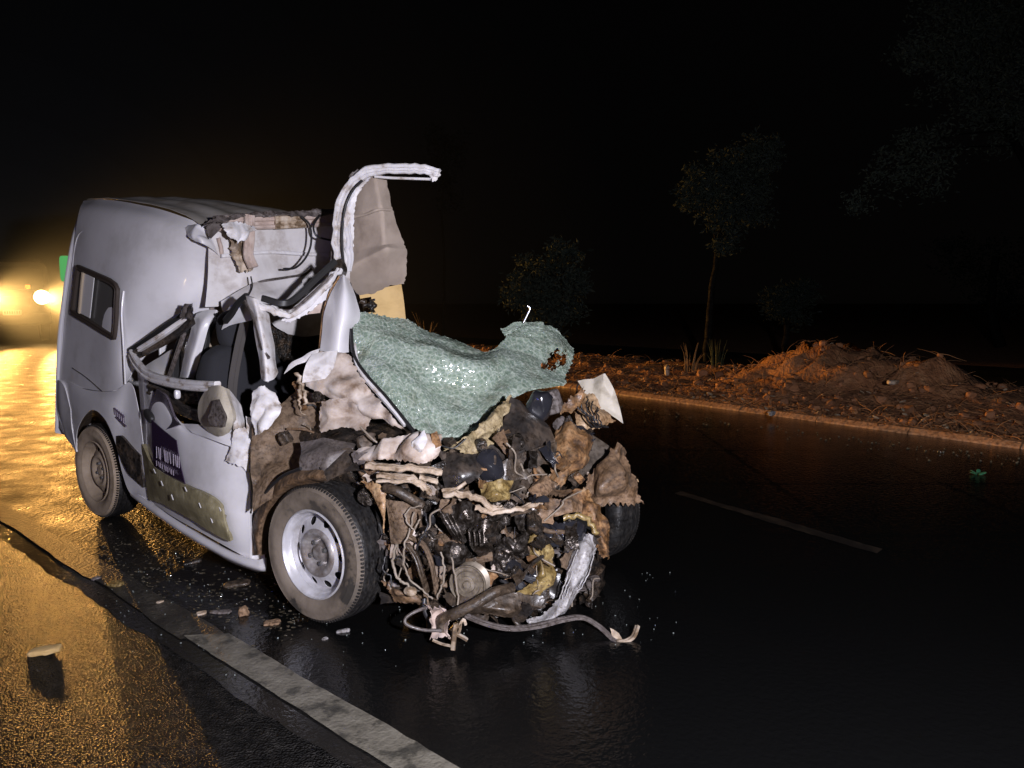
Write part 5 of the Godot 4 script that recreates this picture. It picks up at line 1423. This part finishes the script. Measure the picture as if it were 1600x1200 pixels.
	lathe(van, "crank_pulley", at([736, 908, 2.95], "d"), ax, [Vector2(0.0, 0.052), Vector2(0.014, 0.052), Vector2(0.016, 0.042), Vector2(0.030, 0.040), Vector2(0.034, 0.046), Vector2(0.050, 0.046), Vector2(0.054, 0.036), Vector2(0.066, 0.036), Vector2(0.070, 0.044), Vector2(0.075, 0.044), Vector2(0.076, 0.036), Vector2(0.066, 0.030), Vector2(0.076, 0.024), Vector2(0.066, 0.018), Vector2(0.076, 0.012), Vector2(0.066, 0.006), Vector2(0.076, 0.0), Vector2(0.066, -0.006), Vector2(0.076, -0.012), Vector2(0.07, -0.03)], M.pulley, 48)
	lathe(van, "idler_pulley", at([664, 846, 3.0], "d"), ax, [Vector2(0.0, 0.03), Vector2(0.02, 0.03), Vector2(0.024, 0.02), Vector2(0.04, 0.02), Vector2(0.044, 0.028), Vector2(0.05, 0.026), Vector2(0.05, -0.02)], M.alloy, 36)
	lathe(van, "turbo_can", at([712, 862, 3.02], "d"), Vector3(0.3, 0.5, 0.8), [Vector2(0.0, 0.06), Vector2(0.03, 0.055), Vector2(0.05, 0.03), Vector2(0.055, 0.0), Vector2(0.055, -0.05)], M.alloy, 28)
	lump(van, "oil_filter", at([790, 876, 3.02], "d"), Vector3(0.1, 0.12, 0.1), M.alloy, {"power": 3.0, "amp": 0.02, "freq": 14.0, "n": 10, "seed": 4})
	lump(van, "cast_housing", at([800, 850, 3.05], "d"), Vector3(0.12, 0.1, 0.1), M.alloy, {"power": 4.0, "amp": 0.03, "freq": 12.0, "n": 10, "seed": 5})
	lump(van, "cast_housing", at([765, 800, 3.1], "d"), Vector3(0.16, 0.1, 0.14), M.alloy, {"power": 4.0, "amp": 0.03, "freq": 10.0, "n": 10, "seed": 8})
	rail(van, "pale_pipe", "d", [[694, 772, 2.94], [722, 772, 2.92], [745, 778, 2.92], [766, 792, 2.93], [784, 796, 2.95]], 0.03, 0.022, M.cream, {"wob": 0.012, "seed": 4.0})
	rail(van, "pale_pipe", "d", [[742, 792, 2.92], [775, 800, 2.93], [815, 794, 2.98], [846, 784, 3.04]], 0.026, 0.018, M.cream, {"wob": 0.01, "seed": 6.0})
	sheet(van, "yellow_cap", "d", [[[748, 758, 3.0], [770, 750, 2.98], [800, 752, 3.04]], [[752, 776, 2.96], [776, 770, 2.93], [798, 770, 3.0]], [[766, 782, 2.96], [782, 782, 2.94], [796, 778, 3.0]]], M.ochre, {"amp": 0.014, "freq": 14.0, "n": 8})
	sheet(van, "dark_bracket", "d", [[[800, 740, 3.14], [822, 732, 3.12], [846, 745, 3.2]], [[795, 775, 3.06], [818, 770, 3.05], [838, 768, 3.12]]], M.gray_brown, {"amp": 0.02, "freq": 8.0, "n": 7, "jag": 0.01})
	# side nearest the wheel: mud brown plate, hoses, wires
	sheet(van, "mud_plate", "d", [[[604, 780, 2.98], [626, 784, 2.95], [650, 786, 2.97]], [[606, 815, 2.95], [628, 815, 2.92], [650, 812, 2.95]], [[610, 850, 2.96], [630, 850, 2.94], [640, 846, 2.96]]], M.mud, {"amp": 0.008, "freq": 6.0, "n": 7})
	sheet(van, "wing_edge", "d", [[[560, 752, 3.0], [590, 755, 2.97], [604, 770, 2.96]], [[585, 775, 2.98], [596, 785, 2.95], [602, 800, 2.95]], [[594, 800, 2.98], [598, 815, 2.95], [600, 836, 2.95]]], M.rust_lit_pale, {"amp": 0.010, "freq": 9.0, "n": 8, "jag": 0.008})
	rail(van, "belt_loop", "d", [[640, 838, 2.95], [662, 852, 2.93], [674, 880, 2.92], [680, 910, 2.92], [684, 934, 2.94]], 0.03, 0.008, M.mud, {"n": 6})
	rail(van, "belt_loop", "d", [[636, 850, 2.95], [650, 870, 2.93], [660, 900, 2.92], [668, 926, 2.94]], 0.03, 0.008, M.grime_brown, {"n": 6})
	for q in [[[646, 800], [640, 830], [632, 855], [632, 880], [640, 905], [660, 922], [676, 936]], [[618, 850], [614, 880], [624, 905], [640, 915]], [[690, 862], [694, 890], [690, 915], [682, 935]], [[664, 800], [668, 822], [658, 840], [650, 860]], [[602, 870], [598, 890], [610, 900], [612, 918]], [[706, 870], [712, 905], [716, 945]], [[658, 790], [640, 795], [634, 810], [646, 826], [656, 812]]]:
		var path := []
		for k in q.size():
			path.append([q[k][0], q[k][1], 2.9 + 0.03 * fold.get_noise_2d(q[k][0] * 0.3, k)])
		tube(van, "engine_wire", "d", path, rng.randf_range(0.003, 0.006), M.pale_wire if rng.randf() < 0.6 else M.wire, {"wob": 0.006, "sides": 6})
	# low front: oil pan, bumper bar, broken brackets
	sheet(van, "lower_tray", "d", [[[690, 930, 2.96], [740, 915, 2.93], [800, 925, 2.96], [850, 930, 3.0]], [[710, 950, 2.9], [755, 950, 2.88], [808, 952, 2.92], [848, 950, 2.98]], [[740, 962, 2.92], [770, 966, 2.92], [810, 962, 2.95], [835, 958, 3.0]]], M.grime_brown, {"amp": 0.018, "freq": 5.0, "n": 8, "jag": 0.008})
	tube(van, "coolant_hose", "d", [[800, 918, 2.92], [772, 926, 2.86], [742, 944, 2.84], [712, 958, 2.84], [692, 968, 2.86], [690, 985, 2.86]], 0.022, M.grime_brown, {"n": 6})
	sheet(van, "headlamp_remains", "d", [[[598, 906, 2.98], [615, 912, 2.95], [640, 918, 2.94]], [[606, 928, 2.95], [625, 926, 2.9], [655, 932, 2.92]], [[615, 940, 2.95], [640, 946, 2.92], [668, 946, 2.94]]], M.rust_mud, {"amp": 0.022, "freq": 12.0, "n": 9, "jag": 0.01})
	lump(van, "headlamp_bulb_socket", at([640, 924, 2.88], "d"), Vector3(0.05, 0.035, 0.04), M.cream, {"power": 3.0, "amp": 0.008})
	tube(van, "bumper_wire_loop", "d", [[672, 948, 2.9], [650, 955, 2.86], [634, 966, 2.84], [636, 976, 2.83], [660, 984, 2.83], [690, 985, 2.83]], 0.007, M.gray, {"n": 6})
	sheet(van, "broken_bracket", "d", [[[664, 944, 2.90], [684, 950, 2.84], [708, 956, 2.90]], [[673, 966, 2.83], [690, 972, 2.89], [704, 974, 2.82]], [[673, 998, 2.88], [690, 996, 2.84], [706, 1000, 2.88]]], M.pink, {"amp": 0.02, "freq": 10.0, "n": 8, "jag": 0.012})
	for q in [[[[712, 975], [710, 992], [708, 1014]], 0.018], [[[716, 980], [724, 968], [728, 976]], 0.01], [[[712, 990], [724, 996], [730, 1000]], 0.012], [[[676, 1000], [690, 1006], [708, 1010]], 0.008], [[[720, 974], [718, 986], [712, 992]], 0.010]]:
		var path := []
		for p in q[0]:
			path.append([p[0], p[1], 2.84])
		rail(van, "broken_strut", "d", path, q[1] * 1.4, q[1], M.cream, {"n": 3})
	rail(van, "dragging_strip", "d", [[728, 962, 2.9], [765, 976, 2.87], [800, 982, 2.87], [840, 978, 2.92], [880, 968, 2.98], [910, 965, 3.02], [935, 978, 3.0], [955, 996, 2.96], [964, 1004, 2.94]], 0.03, 0.012, M.gray, {"n": 7})
	sheet(van, "strip_end_clip", "d", [[[952, 982, 2.97], [966, 990, 2.95]], [[956, 996, 2.96], [972, 1000, 2.94]], [[960, 1008, 2.95], [976, 1004, 2.94]]], M.cream, {"amp": 0.008, "freq": 16.0})
	rail(van, "strip_end_clip", "d", [[964, 1004, 2.94], [978, 1002, 2.94], [990, 994, 2.95], [996, 978, 2.98]], 0.022, 0.014, M.cream, {"n": 4})
	sheet(van, "dark_undertray", "d", [[[905, 910, 3.3], [930, 900, 3.3], [938, 905, 3.32]], [[890, 925, 3.2], [918, 920, 3.2], [935, 912, 3.26]]], M.gray, {"amp": 0.008})
	lump(van, "suspension_arm", Vector3(0.3, 0.12, -1.2), Vector3(0.2, 0.06, 0.25), M.rust_mud, {"power": 4.0, "amp": 0.015, "n": 8})
	tube(van, "drive_shaft", "l", [Vector3(-0.1, 0.3, -0.2), Vector3(0.05, 0.32, -0.5), Vector3(0.15, 0.3, -0.9), Vector3(0.2, 0.3, -1.4)], 0.025, M.grime)

# the small torn pieces that fill the crushed engine bay
func make_scrap() -> void:
	var r := RandomNumberGenerator.new()
	r.seed = 91
	var mats := [M.grime, M.grime, M.grime_brown, M.alloy, M.alloy, M.plastic, M.gray, M.mud, M.rust_mud, M.gloss, M.cream_soiled, M.grime, M.mud, M.rust, M.grime_brown, M.plastic]
	# regions: pixel box and depth range
	var boxes := [[606, 760, 850, 940, 2.97, 3.12, 150], [690, 690, 880, 800, 3.05, 3.3, 60], [850, 660, 920, 760, 3.5, 3.66, 22], [560, 690, 700, 780, 2.99, 3.2, 40], [820, 830, 930, 940, 3.1, 3.25, 40], [440, 600, 600, 720, 3.4, 3.6, 24], [660, 930, 820, 965, 2.94, 3.05, 20]]
	for b in boxes:
		for k in b[6]:
			var x := r.randf_range(b[0], b[2])
			var y := r.randf_range(b[1], b[3])
			var d := r.randf_range(b[4], b[5])
			var m: Material = mats[r.randi() % mats.size()]
			var what := r.randf()
			if what < 0.54:
				var w := r.randf_range(7, 24)
				var h := r.randf_range(4, 12)
				var a := r.randf() * TAU
				var ux := Vector2(cos(a), sin(a)) * w
				var uy := Vector2(-sin(a), cos(a)) * h
				var t := r.randf_range(-0.05, 0.05)
				var bend := r.randf_range(-0.05, 0.05)
				var c := Vector2(x, y)
				var rows := []
				for e in 3:
					var row := []
					for q in 3:
						var p := c + ux * (q - 1) + uy * (e - 1) + Vector2(r.randf_range(-4, 4), r.randf_range(-4, 4))
						row.append([p.x, p.y, d + t * (q - 1) + (bend if q == 1 else 0.0) + r.randf_range(-0.012, 0.012)])
					rows.append(row)
				sheet(van, "torn_scrap", "d", rows, m, {"amp": r.randf_range(0.001, 0.004), "freq": 12.0, "n": 3, "jag": 0.006, "seed": k + int(x), "th": 0.003, "line": true, "flat": r.randf() < 0.6})
			elif what < 0.76:
				var a := r.randf() * TAU
				var l := r.randf_range(12, 40)
				var p := []
				for j in 4:
					p.append([x + cos(a) * l * (j - 1.5) * 0.6 + r.randf_range(-8, 8), y + sin(a) * l * (j - 1.5) * 0.6 + r.randf_range(-8, 8), d + r.randf_range(-0.04, 0.02)])
				tube(van, "torn_hose" if what < 0.63 else "torn_wire", "d", p, r.randf_range(0.007, 0.016) if what < 0.63 else r.randf_range(0.002, 0.005), M.wire if r.randf() < 0.4 else (m if what < 0.63 else M.pale_wire), {"n": 4, "sides": 6})
			elif what < 0.88:
				lump(van, "broken_casting", at([x, y, d], "d"), Vector3(r.randf_range(0.03, 0.09), r.randf_range(0.03, 0.08), r.randf_range(0.03, 0.08)), m, {"power": r.randf_range(4.0, 9.0), "amp": r.randf_range(0.002, 0.01), "freq": 16.0, "seed": k * 1.7, "n": 6, "turn": Vector3(r.randf(), r.randf() * 3.0, r.randf()), "flat": r.randf() < 0.4})
			elif what < 0.94:
				lathe(van, "round_fitting", at([x, y, d - 0.02], "d"), Vector3(r.randf_range(0, 1), r.randf_range(-0.3, 0.6), r.randf_range(0.3, 1)), [Vector2(0, 0.02), Vector2(0.012, 0.02), Vector2(0.014, 0.012), Vector2(0.024, 0.01), Vector2(0.026, -0.02)], m, 14)
			else:
				var a := r.randf() * TAU
				rail(van, "bent_strip", "d", [[x - cos(a) * 20, y - sin(a) * 20, d], [x + r.randf_range(-6, 6), y + r.randf_range(-6, 6), d - 0.03], [x + cos(a) * 20, y + sin(a) * 20, d]], 0.022, 0.01, m, {"n": 4})

# ---------- loose debris on the road ----------
func make_debris() -> void:
	var amber := plain("amber plastic", lin(0.55, 0.34, 0.08), 0.35)
	var items := [
		[[70, 1020], Vector3(0.115, 0.022, 0.05), M.lit_tan_yellow, 0.25, "flat_shard", "flat pale yellow plastic shard lying alone on the coarse shoulder", "shard"],
		[[180, 915], Vector3(0.085, 0.02, 0.05), M.ochre, -0.2, "flat_shard", "small ochre shard on the edge line below the rear wheel", "shard"],
		[[381, 962], Vector3(0.04, 0.04, 0.035), M.rust_mud, 0.4, "soil_clod", "brown clod of soil by the front wheel's trailing edge", "clod"],
		[[425, 975], Vector3(0.07, 0.014, 0.045), M.rust_mud, 0.1, "flat_shard", "reddish brown flake lying against the foot of the front wheel", "shard"],
		[[345, 958], Vector3(0.10, 0.012, 0.03), M.gray, -0.1, "thin_strip", "thin grey strip of trim in front of the sill", "strip"],
		[[315, 960], Vector3(0.04, 0.012, 0.03), M.cream, 0.5, "paint_chip", "small cream paint chip beside the thin grey strip", "chip"],
		[[536, 988], Vector3(0.055, 0.012, 0.02), M.fibre, 0.3, "paint_chip", "narrow whitish chip just in front of the front tyre", "chip"],
		[[508, 1000], Vector3(0.025, 0.010, 0.02), M.fibre, 0.9, "paint_chip", "tiny pale chip nearest the camera below the front tyre", "chip"],
		[[250, 942], Vector3(0.03, 0.010, 0.02), M.cream, 0.9, "paint_chip", "cream chip alone on the dark road between the ochre shard and the sill", "chip"],
		[[150, 905], Vector3(0.04, 0.012, 0.03), M.gray, 0.9, "paint_chip", "grey chip behind the ochre shard near the rear wheel", "chip"],
		[[300, 880], Vector3(0.09, 0.02, 0.05), M.grime, 0.5, "flat_shard", "oily black shard in the shade under the door sill", "shard"],
		[[370, 915], Vector3(0.12, 0.02, 0.06), M.grime_brown, 0.2, "flat_shard", "dark brown shard under the sill close to the front wheel", "shard"],
		[[1205, 641], Vector3(0.09, 0.05, 0.06), M.fibre, 0.7, "kerb_litter", "whitish scrap lying on top of the kerb", "scrap"],
		[[1130, 622], Vector3(0.10, 0.03, 0.06), M.blind, 0.2, "kerb_litter", "pale flattened scrap on the soil behind the kerb", "scrap"],
		[[1395, 600], Vector3(0.13, 0.05, 0.07), M.cream, 0.2, "kerb_litter", "cream scrap halfway up the front of the soil heap", "scrap"],
		[[1042, 586], Vector3(0.07, 0.16, 0.06), M.cream, 0.4, "kerb_litter", "small upright pale scrap standing between two low soil heaps", "scrap"],
	]
	for q in items:
		var p := ground_at(q[0][0], q[0][1])
		if q[4] == "kerb_litter":
			p = world_at(q[0][0], q[0][1], 8.9 if q[0][0] > 1190 else (11.3 if q[0][0] > 1100 else 12.0))
			if q[0][0] == 1205:
				p = ground_at(1205, 657) + Vector3(0, 0.06, 0)
		var o := put(self, q[4], lump_mesh(q[1], 4.0, minf(q[1].y * 0.35, 0.01), 22.0, q[0][0] * 0.1, 7), q[2])
		o.position = p + Vector3(0, q[1].y * 0.45, 0)
		o.rotation = Vector3(0.06, q[3], 0.08)
		tag(o, q[5], q[6])
	# a green sprig dropped in the far lane
	var sprig := base("green_sprig", ground_at(1528, 742))
	var green := plain("fresh leaf", lin(0.05, 0.22, 0.11), 0.5)
	for k in 6:
		var a := k * 1.05
		lump(sprig, "leaf", Vector3(cos(a) * 0.035, 0.012 + 0.006 * (k % 3), sin(a) * 0.03), Vector3(0.06, 0.006, 0.03), green, {"power": 2.4, "n": 4, "turn": Vector3(0.2, -a, 0.35)})
	tag(sprig, "small green sprig of leaves lying on the black far lane", "leaves")
	# crumbs of safety glass and grit
	var chip := lump_mesh(Vector3(0.005, 0.003, 0.0045), 6.0, 0.0, 1.0, 1.0, 2)
	var glass := StandardMaterial3D.new()
	glass.resource_name = "glass crumb"
	glass.albedo_color = lin(0.34, 0.38, 0.36)
	glass.vertex_color_use_as_albedo = true
	glass.roughness = 0.08
	var list := []
	var r := RandomNumberGenerator.new()
	r.seed = 5
	for k in 260:
		var x := r.randf_range(160, 640)
		var y := 900.0 + r.randfn() * 55.0 + (x - 160.0) * 0.12
		if k % 4 == 0:
			x = r.randf_range(640, 1060)
			y = r.randf_range(880, 1010)
		var p := ground_at(x, maxf(y, 700.0))
		var tone := r.randf_range(0.1, 0.9)
		list.append([Transform3D(Basis.from_euler(Vector3(r.randf() * 6.0, r.randf() * 6.0, r.randf() * 6.0)).scaled(Vector3.ONE * r.randf_range(0.4, 1.3)), p + Vector3(0, 0.005, 0)), Color(tone, tone, tone)])
	for k in 480:
		var x := r.randf_range(150, 470)
		var y := 868.0 + (x - 150.0) * 0.30 + r.randfn() * 26.0
		var p := ground_at(x, y)
		var tone := r.randf_range(0.03, 0.26)
		list.append([Transform3D(Basis.from_euler(Vector3(r.randf() * 6.0, r.randf() * 6.0, r.randf() * 6.0)).scaled(Vector3(r.randf_range(0.6, 4.0), r.randf_range(0.5, 1.5), r.randf_range(0.6, 3.0))), p + Vector3(0, 0.003, 0)), Color(tone, tone * 0.75, tone * 0.55)])
	for k in 130:
		var x := r.randf_range(960, 1600)
		var p := ground_at(x, 622.0 + (x - 975.0) * 0.133 + 12.0 + absf(r.randfn()) * 9.0)
		list.append([Transform3D(Basis.from_euler(Vector3(r.randf() * 6.0, r.randf() * 6.0, r.randf() * 6.0)).scaled(Vector3.ONE * r.randf_range(1.0, 4.0)), p + Vector3(0, 0.005, 0)), Color(0.34, 0.26, 0.18)])
	var crumbs := many(self, "glass_crumbs", chip, list, glass)
	crumbs.set_meta("kind", "stuff")
	tag(crumbs, "crumbs of broken safety glass sprinkled over the wet road", "broken glass")
